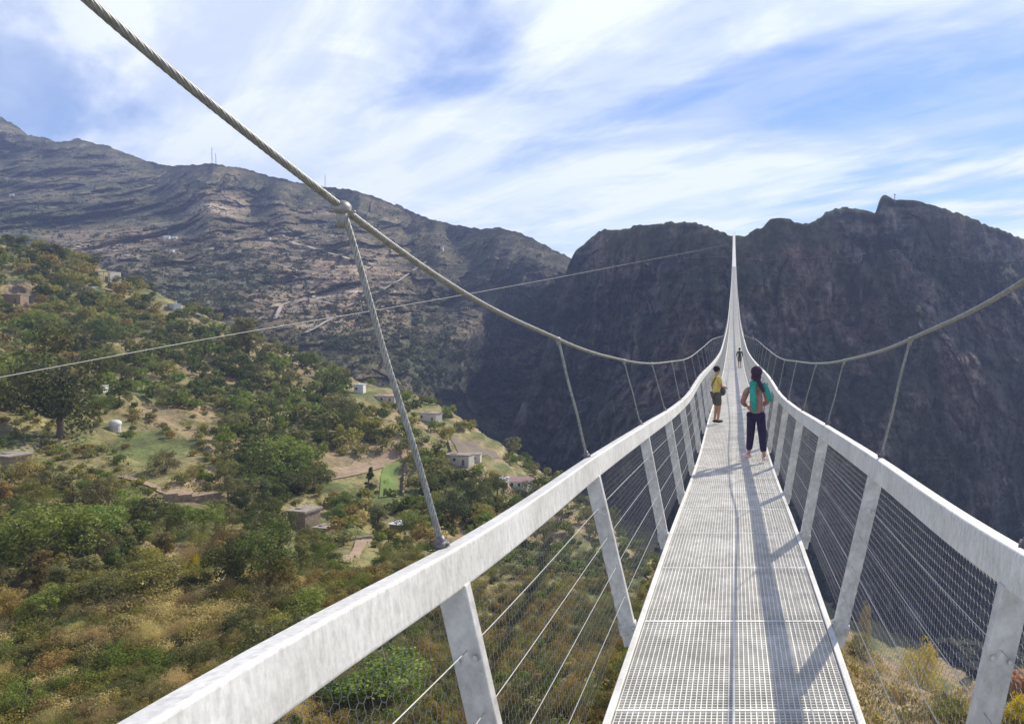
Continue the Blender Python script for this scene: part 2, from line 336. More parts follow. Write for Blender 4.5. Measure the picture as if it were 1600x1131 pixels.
def colL(p, x, y, ysk, steep):
    n1 = fbm(p/70., 5, 91); n2 = fbm(p/22., 4, 93); n3 = fbm(p/np.array([60, 60, 7.]), 4, 95)
    scrub = np.array([.085, .082, .045]); earth = np.array([.33, .235, .15]); olive = np.array([.115, .105, .045]); pale = np.array([.46, .38, .29])
    terr_lit = np.clip(ell(x, y, 720, 520, 55, 30)*.9+ell(x, y, 480, 450, 230, 85)+ell(x, y, 180, 405, 150, 40)*.9+ell(x, y, 330, 325, 60, 30), 0, 1)  # terraced ground; the patch on the right is painted tan to look sunlit
    veg = np.clip(ell(x, y, 300, 440, 160, 55)+ell(x, y, 690, 560, 140, 70, 20)+ell(x, y, 40, 340, 70, 40), 0, 1)
    k = np.clip(terr_lit*1.2+(n1-.5)*2.2, 0, 1)[..., None]
    c = (scrub+(olive-scrub)*sm(n2, .4, .65))*(1-k*.85)+earth*k*.85
    zq = (p[..., 2]+7*fbm(p/90., 3, 97))/5.6; fr_ = zq-np.floor(zq); ln = ((fr_ < .26)*(fbm(p/np.array([18, 18, 30.]), 3, 98) > .47)*np.clip(terr_lit*1.3, 0, 1))[..., None]; c = c*(1-ln*.65)+pale*ln*.65; ln2 = ((fr_ > .8)*np.clip(terr_lit*1.3, 0, 1))[..., None]; c = c*(1-ln2*.45)
    st = sm(n3, .56, .66)*np.clip(terr_lit, .12, 1)[..., None]; c = c*(1-st*.7)+pale*st*.7
    g = np.clip(veg*1.3+(n2-.55)*2, 0, 1)[..., None]*np.clip(veg*2, 0, 1)[..., None]; c = c*(1-g*.75)+np.array([.07, .085, .04])*g*.75
    rk_shade = sm(steep+.25*(n1-.5)*2-.35*np.clip(terr_lit, 0, 1), .33, .6)*.72; rk_shade = np.clip(rk_shade+ell(x, y, 830, 450, 150, 110)[..., None]*.7, 0, .9); c = c*(1-rk_shade)+np.array([.034, .036, .048])*rk_shade  # dark rock tone on steep faces and the spur, painted to deepen shade
    r = sm(n2, .62, .72)*.5; c = c*(1-r)+np.array([.28, .23, .18])*r
    return c
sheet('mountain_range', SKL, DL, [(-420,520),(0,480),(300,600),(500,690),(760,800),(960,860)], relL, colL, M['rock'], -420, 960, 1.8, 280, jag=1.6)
# right massif, sheer cliffs across the gorge
SKR = [(700,830),(760,725),(800,665),(830,600),(860,520),(878,445),(893,403),(900,392),(905,388),(918,376),(935,363),(960,360),(985,357),(1000,353),(1030,350),(1060,346),(1085,347),(1110,357),(1135,365),(1147,369),(1170,366),(1185,357),(1190,356),(1197,349),(1203,343),(1212,341),(1228,342),(1236,343),(1240,347),(1247,349),(1275,343),(1290,331),(1303,324),(1320,323),(1335,325),(1362,331),(1368,331),(1373,316),(1400,312),(1450,318),(1500,335),(1550,355),(1600,372),(1700,400),(1900,440),(2100,470)]
dtop = pchip([700, 860, 900, 1000, 1147, 1300, 1400, 1600, 1900, 2100], [640, 760, 800, 740, 662, 700, 740, 790, 800, 800])
dbot = pchip([700, 860, 1147, 1400, 1600, 2100], [520, 500, 430, 400, 380, 380])
def DR(x, y, ysk):
    v = np.clip((y-ysk)/(1160.-ysk), 0, 1.2); return (dtop(x)-(dtop(x)-dbot(x))*(.22*v+.78*v**1.9))*(1-.14*ell(x, y, 1010, 720, 120, 110)-.07*ell(x, y, 1480, 640, 150, 160))
def relR(p, v, xp, yp):
    w = np.clip(v*9, .1, 1)
    q = p+18*(fbm(p/90., 3, 12)[..., None]-.5)
    wa, wb, wh = worley(q/np.array([24., 34., 36.]), 300); wc, wd_, wg = worley(q/np.array([8., 12., 9.]), 310)
    return w*(.022*(wh-.5)-.016*np.clip(.25-(wb-wa), 0, 1)*-4*.5+.016*(wa-.5)+.010*(wg-.5)+.006*(wc-.5)+.10*(.5-ridged(q/np.array([110., 150., 330.]), 4, 150))+.06*(.5-ridged(q/np.array([26., 50., 75.]), 4, 152))+.028*(fbm(q/np.array([9., 9., 8.]), 4, 160)-.5)+.02*(.5-ridged(q/np.array([120., 120., 17.]), 3, 165)))
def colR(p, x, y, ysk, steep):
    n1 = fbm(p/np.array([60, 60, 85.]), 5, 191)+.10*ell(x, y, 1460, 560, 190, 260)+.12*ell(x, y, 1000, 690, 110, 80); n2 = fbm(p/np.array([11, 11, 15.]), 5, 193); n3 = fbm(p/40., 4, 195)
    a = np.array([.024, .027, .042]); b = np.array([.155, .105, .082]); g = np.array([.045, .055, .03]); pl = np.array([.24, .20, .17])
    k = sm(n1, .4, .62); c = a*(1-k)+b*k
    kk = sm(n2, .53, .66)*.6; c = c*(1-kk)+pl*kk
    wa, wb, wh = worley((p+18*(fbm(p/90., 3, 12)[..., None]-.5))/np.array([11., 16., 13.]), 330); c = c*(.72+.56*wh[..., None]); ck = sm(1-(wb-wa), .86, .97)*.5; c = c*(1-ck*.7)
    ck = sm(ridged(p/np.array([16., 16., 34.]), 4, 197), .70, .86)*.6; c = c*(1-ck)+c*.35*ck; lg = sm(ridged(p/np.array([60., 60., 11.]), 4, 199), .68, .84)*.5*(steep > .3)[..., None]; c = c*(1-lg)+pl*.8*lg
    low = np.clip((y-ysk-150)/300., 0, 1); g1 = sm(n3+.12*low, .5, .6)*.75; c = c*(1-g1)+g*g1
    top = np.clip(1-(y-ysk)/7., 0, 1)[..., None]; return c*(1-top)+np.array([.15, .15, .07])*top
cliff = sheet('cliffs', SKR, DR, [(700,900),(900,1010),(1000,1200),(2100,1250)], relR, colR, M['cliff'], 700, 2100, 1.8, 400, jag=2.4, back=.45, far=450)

# ---------------------------------------------------------------- woods on the far slopes (nobody could count them)
def leaf_cloud(centres, radii, n, size, cols, rnd, flat=.8, spread=.35):
    """n leaf-sized quads on every clump; faces lean outwards"""
    m = len(centres); c = np.repeat(centres, n, 0); r = np.repeat(radii, n); s = np.repeat(size, n) if hasattr(size, '__len__') else np.full(m*n, size)
    d = rnd.normal(size=(m*n, 3)); d /= np.linalg.norm(d, axis=1)[:, None]
    pos = c+d*(r*(1-spread*rnd.random(m*n)))[:, None]*np.array([1, 1, flat])
    nn = d+rnd.normal(size=d.shape)*.42; nn /= np.linalg.norm(nn, axis=1)[:, None]
    t = np.cross(nn, rnd.normal(size=d.shape)); t /= np.linalg.norm(t, axis=1)[:, None]; b = np.cross(nn, t)
    s = (s*(.6+.8*rnd.random(m*n)))[:, None]; t = t*s; b = b*s*(.5+.3*rnd.random((m*n, 1)))
    V = np.stack([pos-t, pos-b, pos+t, pos+b], 1).reshape(-1, 3)
    Fc = np.arange(len(V)).reshape(-1, 4); Cc = None if cols is None else np.repeat(np.repeat(cols, n, 0)*(1+.25*(rnd.random((m*n, 1))-.5)), 4, 0)
    return V, Fc, Cc
cs, rs, cl = [], [], []
def on_left(x, y):
    d = float(DL(np.array(x), np.array(y))); p0 = np.array([[(x-CX)*d/F, d, (CY-y)*d/F]])
    d *= 1+float(relL(p0, None, np.array([x]), np.array([y]))[0]); return np.array([(x-CX)*d/F, d, (CY-y)*d/F])
xs = RNG.uniform(-50, 860, 9000); ys = RNG.uniform(300, 680, 9000)
inr = ys > np.interp(xs, *zip(*SKL))+5; wd = inr*np.clip(ell(xs, ys, 320, 440, 170, 60)*1.2+ell(xs, ys, 660, 545, 120, 62, 25)*1.3+ell(xs, ys, 560, 520, 110, 45)+ell(xs, ys, 40, 345, 80, 40)*.7+.10, 0, 1)
keep = RNG.random(9000) < wd*.75; xs, ys = xs[keep], ys[keep]
x2 = RNG.uniform(-60, 900, 11000); y2 = RNG.uniform(200, 620, 11000); k2 = (y2 > np.interp(x2, *zip(*SKL))+2+abs(RNG.normal(size=11000))*12); nbig = len(xs); xs = np.concatenate([xs, x2[k2]]); ys = np.concatenate([ys, y2[k2]])
d = DL(xs, ys); p0 = np.stack([(xs-CX)*d/F, d, (CY-ys)*d/F], -1); d = d*(1+relL(p0, None, xs, ys)); cs = np.stack([(xs-CX)*d/F, d, (CY-ys)*d/F], -1)
rs = RNG.uniform(2.0, 4.2, len(cs)); rs[nbig:] *= .42; cs[:, 2] += rs*.3
base = np.array([[.055, .07, .03], [.09, .10, .055], [.07, .085, .045], [.14, .13, .06]])[RNG.integers(0, 4, len(cs))]
V, Fc, Cc = leaf_cloud(cs, rs, 20, rs*.38, base, RNG)
o = npmesh('far_wood', V, Fc, M['scrub'], colour=Cc); tag(o, 'dark olive and scrub wood on the terraced slopes behind the village', 'wood', kind='stuff')
# shrubs clinging to the cliffs
xs = RNG.uniform(880, 1600, 1500); ys = RNG.uniform(340, 1080, 1500); ysk = pchip(*zip(*SKR))(xs); k = (ys > ysk+2) & (RNG.random(1500) < .25+.6*((ys-ysk) > 200)); xs, ys, ysk = xs[k], ys[k], ysk[k]
d = DR(xs, ys, ysk); p0 = np.stack([(xs-CX)*d/F, d, (CY-ys)*d/F], -1); yb = np.interp(xs, [700, 900, 1000, 2100], [900, 1010, 1200, 1250]); vv = 1-(yb-ys)/(yb-ysk)
d = d*(1+relR(p0, np.clip(vv, 0, 1), xs, ys)); cs = np.stack([(xs-CX)*d/F, d, (CY-ys)*d/F], -1); rs = RNG.uniform(1, 2.6, len(cs))
V, Fc, Cc = leaf_cloud(cs, rs, 22, rs*.35, np.tile([[.07, .08, .035]], (len(cs), 1)), RNG)
o = npmesh('cliff_scrub', V, Fc, M['scrub'], colour=Cc); tag(o, 'low dark scrub clinging to the shaded cliffs', 'scrub', kind='stuff')

HAZE = .00018
# ---------------------------------------------------------------- hillside helpers
def hits(x, y):
    x = np.asarray(x, float); y = np.asarray(y, float); u = (x-CX)/F; w = (CY-y)/F; ds = np.geomspace(24, 620, 260)
    G = w[:, None]*ds-H(u[:, None]*ds, np.broadcast_to(ds, (len(x), len(ds)))); b = G < 0
    k = np.argmax(b, 1); ok = b.any(1) & (k > 0); k = np.clip(k, 1, None); r = np.arange(len(x))
    g0 = G[r, k-1]; g1 = G[r, k]; t = g0/np.maximum(g0-g1, 1e-6); d = ds[k-1]*(1-t)+ds[k]*t
    X = u*d; return np.stack([X, d, H(X, d)], 1), ok
def ribbon(name, pts, w, mat, on=None, lift=.3, label=None, kind='structure', cat=None):
    P3 = []
    for a, b in zip(pts[:-1], pts[1:]):
        n = max(2, int(np.linalg.norm(np.array(b)-np.array(a))/1.5))
        for i in range(n): P3.append(np.array(a)+(np.array(b)-np.array(a))*i/n)
    P3.append(np.array(pts[-1])); P3 = np.array(P3)
    t = np.gradient(P3[:, :2], axis=0); t /= np.maximum(np.linalg.norm(t, axis=1)[:, None], 1e-6); nrm = np.stack([-t[:, 1], t[:, 0]], 1)
    k = np.linspace(-1, 1, 5); ww = w*(.85+.3*vnoise(np.stack([P3[:, 0]/5, P3[:, 1]/5, 0*P3[:, 0]], -1), 5))
    X = P3[:, 0, None]+nrm[:, 0, None]*k*ww[:, None]/2; Y = P3[:, 1, None]+nrm[:, 1, None]*k*ww[:, None]/2
    Z = (on(X, Y) if on else np.repeat(P3[:, 2:3], 5, 1))+lift
    o = npmesh(name, np.stack([X, Y, Z], -1).reshape(-1, 3), grid_faces(len(P3), 5), mat, smooth=True); tag(o, label, cat, kind=kind); return o
def hill_path(name, pix, w, mat, **k):
    p, ok = hits([a for a, b in pix], [b for a, b in pix]); return ribbon(name, [q for q, s in zip(p, ok) if s], w, mat, on=H, **k)
def patch(name, corners, mat, lift=.25, n=24, **k):
    p, ok = hits([a for a, b in corners], [b for a, b in corners]); a = np.linspace(0, 1, n)[:, None, None]; b = np.linspace(0, 1, n)[None, :, None]
    q = (p[0]*(1-a)+p[3]*a)*(1-b)+(p[1]*(1-a)+p[2]*a)*b; X = q[..., 0]+.8*(fbm(q/6., 3, 3)-.5); Y = q[..., 1]+1.5*(fbm(q/6., 3, 4)-.5)
    o = npmesh(name, np.stack([X, Y, H(X, Y)+lift], -1).reshape(-1, 3), grid_faces(n, n), mat, smooth=True); tag(o, kind='structure', **k); return o
M['field_green'] = simple('green_crop', (.10, .19, .03), (.20, .22, .06), .9, .95, vec=(1, .25, 1), bump=.3)
M['field_brown'] = simple('tilled_soil', (.21, .165, .12), (.16, .13, .09), .5, .95, bump=.5, bscale=1.5)
M['dirt'] = simple('dirt_track', (.40, .28, .18), (.27, .2, .13), .5, .95, bump=.3)
M['road'] = simple('pale_track', (.46, .40, .32), (.33, .28, .23), .03, .95)
patch('green_field', [(592, 778), (600, 722), (625, 722), (620, 778)], M['field_green'])
patch('tilled_field', [(722, 735), (700, 680), (735, 690), (790, 718)], M['field_brown'])
patch('dry_terrace', [(480, 758), (522, 730), (640, 710), (560, 742)], M['dirt'])
hill_path('dirt_road', [(528, 735), (560, 728), (600, 718), (640, 706), (668, 704)], 3.2, M['dirt'])
hill_path('dirt_road', [(745, 748), (770, 745), (790, 758), (795, 772)], 3.2, M['dirt'])
hill_path('footpath', [(540, 880), (560, 858), (575, 838)], 2.0, M['dirt'])
hill_path('footpath', [(752, 800), (756, 775), (752, 745)], 1.8, M['dirt'])
hill_path('footpath', [(190, 745), (250, 768), (330, 772)], 2.0, M['dirt'])
def far_path(pix, w, fn, back=4, lift=2.2, name='mountain_road'):
    pts = []
    for (a, b), (c, d) in zip(pix[:-1], pix[1:]):
        n = max(2, int(abs(c-a)/5))
        for i in range(n): xx_ = a+(c-a)*i/n; pts.append(fn(xx_, b+(d-b)*i/n+2.4*(float(vnoise(np.array([[xx_/13., 0, 0]]), 6)[0])-.5)))
    pts.append(fn(*pix[-1])); pts = [p*(1-back/p[1]) for p in pts]
    return ribbon(name, pts, w, M['road'], lift=lift)
far_path([(170, 378), (300, 376), (440, 375), (520, 380), (600, 383), (695, 386)], 5, on_left)
far_path([(440, 376), (470, 385), (530, 402), (585, 416)], 6, on_left)
far_path([(430, 480), (480, 470), (530, 480), (560, 476)], 3, on_left)
far_path([(478, 524), (500, 512), (520, 500)], 3, on_left)
far_path([(430, 500), (440, 480)], 3, on_left)
for pix in ([(60, 408), (120, 420), (180, 428)], [(380, 448), (450, 452), (540, 448)], [(390, 430), (480, 436), (560, 428)], [(600, 455), (640, 430), (665, 412)]):
    far_path(pix, 2.2, on_left, name='terrace_path')
def on_right(x, y):
    ysk = float(pchip(*zip(*SKR))(x)); d = float(DR(np.array(float(x)), np.array(float(y)), ysk)); yb = float(np.interp(x, [700, 900, 1000, 2100], [900, 1010, 1200, 1250]))
    p0 = np.array([[(x-CX)*d/F, d, (CY-y)*d/F]]); d *= 1+float(relR(p0, np.array([(y-ysk)/(yb-ysk)]), None, None)[0]); return np.array([(x-CX)*d/F, d, (CY-y)*d/F])

# ---------------------------------------------------------------- tree prototypes
def clump_centres(style, rnd, n):
    out = []
    while len(out) < n:
        v = rnd.normal(size=3); v /= np.linalg.norm(v); v *= rnd.random()**.4
        if style == 'round': p = v*[.36, .36, .40]+[0, 0, .49]
        elif style == 'spreading': p = v*[.48, .44, .35]+[0, 0, .49]
        elif style == 'bare': p = v*[.34, .34, .30]+[0, 0, .64]
        elif style == 'tall': p = v*[.17, .17, .40]+[0, 0, .57]
        elif style == 'conifer':
            z = rnd.random()**1.3; a = rnd.random()*6.283; r = (1-z)*.27*(.5+.5*rnd.random()); p = np.array([r*math.cos(a), r*math.sin(a), .10+.82*z])
        else:
            p = v*[.62, .62, .62]; p = np.array([p[0], p[1], abs(p[2])+.08])
        out.append(p)
    c = np.array(out); lop = rnd.normal(size=2)*.08; c[:, 0] += lop[0]*c[:, 2]; c[:, 1] += lop[1]*c[:, 2]; return c
def crown_mesh(name, style, mat, seed, n=24, leaves=150, ls=.0178):
    rnd = np.random.default_rng(seed); c = clump_centres(style, rnd, n)
    r = {'bare': .15, 'round': .165, 'spreading': .15, 'tall': .10, 'conifer': .085, 'shrub': .17, 'stalks': .33}[style]*rnd.uniform(.6, 1.25, n)
    if style == 'conifer': r *= 1.15-c[:, 2]*.7
    V, Fc, _ = leaf_cloud(c, r, {'stalks': 300, 'shrub': 110}.get(style, leaves), ls*{'shrub': .95, 'stalks': .8}.get(style, 1), None, rnd, flat=.85)
    if style == 'stalks':
        q = V.reshape(-1, 4, 3); ctr = q.mean(1, keepdims=True); q = (q-ctr)*np.array([.45, .45, 2.1])+ctr; V = q.reshape(-1, 3)
    V[:, 2] = np.maximum(V[:, 2], .0)
    o = npmesh(name, V, Fc, mat); return o
def trunk_mesh(style, seed, parent):
    rnd = random.Random(seed); mb = MB(); h = {'bare': .62, 'round': .6, 'spreading': .6, 'tall': .85, 'conifer': .9, 'shrub': .4, 'stalks': .3}[style]; b = .028 if style in ('round', 'bare', 'spreading', 'tall', 'conifer') else .02
    if style in ('shrub', 'stalks'):
        for k in range(5):
            a = k*1.3+rnd.random(); mb.tube([(0, 0, -.1), (.12*math.cos(a), .12*math.sin(a), .2), (.32*math.cos(a), .32*math.sin(a), h+.1)], [b*.8, b*.6, b*.3], 5)
    else:
        x = rnd.uniform(-.04, .04); pts = [(0, 0, -.12), (x*.4, 0, .12), (x, .01, h*.6), (x*1.2, 0, h)]; mb.tube(pts, [b*1.5, b, b*.75, b*.4], 7)
        for k in range(6 if style != 'conifer' else 0):
            z = h*(.4+.1*k); a = k*2.4+rnd.random(); L = .25 if style != 'tall' else .13
            mb.tube([(x, 0, z), (x+L*.5*math.cos(a), L*.5*math.sin(a), z+.08), (x+L*math.cos(a), L*math.sin(a), z+.2)], [b*.5, b*.35, b*.15], 5)
    return mb.build('trunk' if style not in ('shrub', 'stalks') else 'stem', M['bark'], parent, smooth=True)
PROTO = {}
def proto(style, kind, var):
    key = (style, kind, var)
    if key not in PROTO:
        sd = hash_seed(key); nm = {'bare': 'broadleaf_tree', 'round': 'broadleaf_tree', 'spreading': 'olive_tree', 'tall': 'poplar_tree', 'conifer': 'conifer_tree', 'shrub': 'shrub', 'stalks': 'dry_bush'}[style]
        t = bpy.data.objects.new(nm, None); c = crown_mesh('crown' if style not in ('shrub', 'stalks') else 'foliage', style, FM[kind], sd, n=26 if style == 'stalks' else 50 if style == 'shrub' else 30)
        tr = trunk_mesh(style, sd, None); COL.objects.unlink(c); COL.objects.unlink(tr); PROTO[key] = (nm, c, tr)
    return PROTO[key]
def hash_seed(k):
    h = 0
    for ch in repr(k): h = (h*131+ord(ch)) & 0xffffff
    return h
TREES = []
def tree(p, h, w, style, kind, rot=None, label=None, var=None):
    """h height and w width in metres"""
    var = random.randrange(3) if var is None else var
    nm, c, tr = proto(style, kind, var)
    root = bpy.data.objects.new(nm, None); COL.objects.link(root); root.empty_display_size = .3
    root.location = [float(v) for v in p]; root.rotation_euler = (0, 0, random.random()*6.28 if rot is None else rot)
    bw = {'bare': .86, 'round': .86, 'spreading': 1.15, 'tall': .46, 'conifer': .56, 'shrub': 1.6, 'stalks': 1.6}[style]
    root.scale = (w/bw, w/bw, h if style not in ('shrub', 'stalks') else h/.95)
    for src in (c, tr): q = src.copy(); COL.objects.link(q); q.parent = root
    TREES.append(dict(o=root, p=p, h=h, w=w, style=style, kind=kind, label=label)); return root

# ---------------------------------------------------------------- plants placed one by one
CLEAR = [(500,640,770,712),(585,632,778,716),(700,795,735,680),(205,300,735,690),(240,345,798,768),(120,190,690,672),(330,300,690,640),(440,520,828,792),(598,640,832,805),(0,40,735,698),(0,50,478,430),(150,176,436,412),
         (548,570,618,596),(575,622,632,608),(655,690,662,636),(780,830,765,738),(690,745,730,705),(245,285,490,462),(165,195,672,648),(535,585,885,835)]
def clear(x, y): return any(a <= x <= b and d <= y <= c for a, b, c, d in CLEAR)
manual = [  # x, y of the foot, height and width in photograph pixels, style, leaf, label
 (96,684,184,135,'round','dark','tall dark tree rising above the stone house at the left edge'),
 (22,640,95,90,'round','green','bright green broadleaf tree at the left edge under the thin cable'),
 (52,905,130,150,'round','green','largest fresh green broadleaf tree, at the left edge over the straw-coloured bushes'),
 (150,868,82,92,'round','green','round fresh green tree just right of the largest green tree on the left'),
 (236,935,72,105,'round','yellow','broad yellow-green tree directly over the right end of the straw-coloured bank'),
 (362,918,85,82,'round','dark','dark glossy tree with an orange patch of bush at its left side'),
 (300,905,50,36,'shrub','gold','orange-yellow bush wedged between the yellow-green tree and the dark glossy tree'),
 (432,920,120,100,'round','dark','wide dark tree in front of the flat-roofed stone hut'),
 (256,738,46,58,'shrub','olive','round grey-green bush alone on the dry grassy terrace'),
 (300,745,24,26,'shrub','brown','little brown bush just right of the round grey-green bush on the terrace'),
 (574,775,48,28,'conifer','dark','pointed dark conifer left of the bright green field'),
 (128,770,32,50,'shrub','green','vivid green bush on the dry slope right of the stone house at the left edge'),
 (155,640,36,58,'shrub','green','light green bush left of the white dome on the dry slope'),
 (372,1000,60,80,'spreading','olive','grey olive tree nearest to the handrail at the lower left'),
 (322,1040,50,76,'shrub','olive','dark rounded bush touching the top edge of the left handrail low down'),
 (38,990,40,52,'shrub','green','small green bush by the left edge amid the straw-coloured bank'),
 (100,992,34,84,'shrub','dark','wide dark bush in the middle of the straw-coloured bank, left one of a pair'),
 (178,990,32,70,'shrub','dark','dark bush in the straw-coloured bank, right one of a pair'),
 (75,1058,52,90,'shrub','brown','big brown bush below the straw-coloured bank near the left edge'),
 (120,1112,40,84,'shrub','olive','grey-green bush low down between brown bushes near the bottom edge'),
 (30,1118,70,104,'shrub','green','large green bush in the lower left corner'),
 (232,1096,46,80,'shrub','olive','rounded grey-green bush beside the handrail near the bottom edge'),
 (440,735,60,90,'round','green','fresh green leafy tree left of the dry terrace'),
 (460,770,40,70,'round','dark','dark round tree directly under the fresh green leafy tree by the dry terrace'),
 (735,800,60,62,'round','dark','dark round tree beside the footpath below the tilled field'),
 (702,815,48,60,'round','dark','dark tree crowding the left side of the thick wire hanger foot'),
 (820,790,40,54,'round','dark','dark tree in front of the pink-roofed house'),
 (665,775,42,38,'round','dark','dark tree at the right corner of the bright green field'),
 (600,600,38,44,'round','brown','autumn brown tree behind the white house by the wire hanger'),
 (545,570,36,40,'tall','yellow','tall yellow-green tree on the hill edge left of the wire hanger'),
 (75,410,34,50,'round','dark','dark tree breaking the hill edge at the upper left'),
 (70,530,50,60,'round','green','green tree under the flat-roofed house at the upper left'),
 (155,545,52,60,'round','dark','dark round tree left of the grey olive grove'),
 (600,1100,110,150,'round','green','large green tree seen through the net behind the nearest left post'),
 (650,880,26,36,'shrub','yellow','small yellow-green bush just left of the wire hanger foot on the handrail'),
 (388,560,70,42,'tall','olive','tall grey-green tree on the hill edge under the cable'),
 (1438,1072,92,84,'shrub','gold','golden yellow bush seen through the right net'),
 (1478,1108,34,50,'shrub','olive','grey-green bush under the golden yellow bush behind the right net'),
 (1345,1020,44,50,'shrub','olive','low grey-green bush at the right deck edge on the gorge rim'),
 (1352,995,70,30,'shrub','brown','wispy rust brown bush between the deck and the second right post'),
 (1490,1125,52,90,'shrub','yellow','yellow-green shrub at the foot of the nearest right post'),
 (1590,1125,50,60,'shrub','gold','golden shrub at the lower right corner'),
]
pp, ok = hits([m[0] for m in manual], [m[1] for m in manual]); occupied = []
for (x, y, hh, ww, st, kd, lb), p, k in zip(manual, pp, ok):
    if not k: print('MISS manual', x, y); continue
    tree(p, hh*p[1]/F, ww*p[1]/F, st, kd, label=lb); occupied.append((x, y-hh*.4, (hh+ww)/4))
occ = np.array(occupied)
N0 = 11000; cx_ = RNG.uniform(-60, 1075, N0); cy_ = RNG.uniform(375, 1165, N0); pp, ok = hits(cx_, cy_)
acc = []; rnd = random.Random(5)
for x, y, p, k in zip(cx_, cy_, pp, ok):
    if not k or clear(x, y) or p[1] > 520: continue
    patchn = float(fbm(np.array([[x/90., y/60., 3.]]), 3, 400)[0]); r_ = rnd.random(); d = p[1]
    low_left = y > 925 and x < 420 and (y > 925+(x-330)*-.2)
    if low_left:
        kd = rnd.choice(['straw']*7+['yellow']) if y < 975 else rnd.choice(['straw', 'straw', 'straw', 'straw', 'olive', 'yellow']) if y < 1015 else rnd.choice(['straw', 'straw', 'brown', 'olive', 'olive', 'green', 'yellow'])
        st = 'stalks' if kd == 'straw' else 'shrub'; h = rnd.uniform(1.5, 2.9); w = h*rnd.uniform(1.5, 2.1)
    elif y > 850 and x > 480:
        kd = rnd.choice(['olive', 'green', 'brown', 'yellow', 'olive', 'brown']) if y > 900 else rnd.choice(['olive', 'dark', 'green']); st = 'shrub'; h = rnd.uniform(1.5, 3.2); w = h*rnd.uniform(1.1, 1.6)
    elif 180 < x < 350 and 640 < y < 800 or (x < 190 and 640 < y < 760):
        if rnd.random() < .72: continue
        kd = rnd.choice(['olive', 'brown', 'yellow', 'green']); st = 'shrub'; h = rnd.uniform(1.2, 2.4); w = h*1.5
    elif x < 260 and y < 520:
        kd = rnd.choice(['brown', 'yellow', 'yellow', 'dark', 'dark', 'olive', 'green']); st = rnd.choice(['round', 'round', 'spreading', 'tall']); h = rnd.uniform(4.5, 9); w = h*rnd.uniform(.8, 1.15)
    elif x > 560 and 560 < y < 760:
        kd = rnd.choice(['dark', 'green', 'yellow', 'olive']); st = rnd.choice(['round', 'shrub', 'spreading']); h = rnd.uniform(3.4, 6.5); w = h*rnd.uniform(.9, 1.3)
        if rnd.random() < .2: continue
    else:
        if patchn > .60: kd = rnd.choice(['yellow', 'brown', 'olive', 'straw', 'green'])
        elif patchn > .48: kd = rnd.choice(['olive', 'olive', 'dark', 'olive', 'green', 'yellow'])
        else: kd = rnd.choice(['dark', 'dark', 'green', 'olive'])
        st = 'stalks' if kd == 'straw' else rnd.choice(['round', 'spreading', 'spreading', 'shrub', 'tall'] if kd != 'yellow' else ['round', 'tall', 'shrub'])
        h = rnd.uniform(4.2, 8.2) if st in ('round', 'spreading', 'tall') else rnd.uniform(1.6, 3.4); w = h*rnd.uniform(.85, 1.25)*(1.35 if 'shrub' in st or st == 'stalks' else 1)
        if st == 'tall': w *= .5
        h *= 1.12; w *= 1.22
    hp_ = h*F/d; wp_ = w*F/d; rr = (hp_+wp_)/4; c = np.array([x, y-hp_*.4])
    if len(occ):
        dd = np.hypot(occ[:, 0]-c[0], (occ[:, 1]-c[1])*1.5)
        if (dd < (occ[:, 2]+rr)*.47).any(): continue
    if clear(x, y-hp_*.5) or (x < 45 and 690 < y < 790 and False): continue
    occ = np.vstack([occ, [c[0], c[1], rr]]); acc.append((rr, x, y, p, h, w, st, kd))
# two plants on the gorge rim beside the deck
for (x, y) in [(1375, 1050), (1400, 1095), (1465, 1112), (1520, 1118)]:
    q, k = hits([x], [y])
    if k[0]: acc.append((30, x, y, q[0], .9, 1.6, 'stalks', 'straw'))
acc.sort(key=lambda t: -t[0]); print('plants', len(acc))
NIND = 296-len(TREES)
for rr, x, y, p, h, w, st, kd in acc[:NIND]: tree(p, h, w, st, kd)
rest = acc[NIND:]; LC_ = {k: (np.array(v[0])+np.array(v[1]))/2 for k, v in KINDS.items()}
cs, rs, cl = [], [], []
for rr, x, y, p, h, w, st, kd in rest:
    for k in range(8):
        a = rnd.random()*6.28; r = rnd.random()**.5*w*.34; cs.append(p+np.array([r*math.cos(a), r*math.sin(a), h*(.25+.5*rnd.random())])); rs.append(w*rnd.uniform(.22, .32)); cl.append(LC_[kd]*rnd.uniform(.8, 1.2))
if cs:
    cs, rs, cl = map(np.array, (cs, rs, cl)); nr = cs[:, 1] < 150; rs[nr] *= 1.25; V, Fc, Cc = leaf_cloud(cs[~nr], rs[~nr], 34, rs[~nr]*.27, cl[~nr], RNG)
    V2, F2, C2 = leaf_cloud(cs[nr], rs[nr], 190, np.full(nr.sum(), .085), cl[nr], RNG, spread=.6); print('near clumps', nr.sum())
    F2 = F2+len(V); V = np.concatenate([V, V2]); Fc = np.concatenate([Fc, F2]); Cc = np.concatenate([Cc, C2])
    o = npmesh('hillside_wood', V, Fc, M['scrub'], colour=Cc); tag(o, 'smaller trees and bushes filling the village hillside between the larger ones', 'wood', kind='stuff')
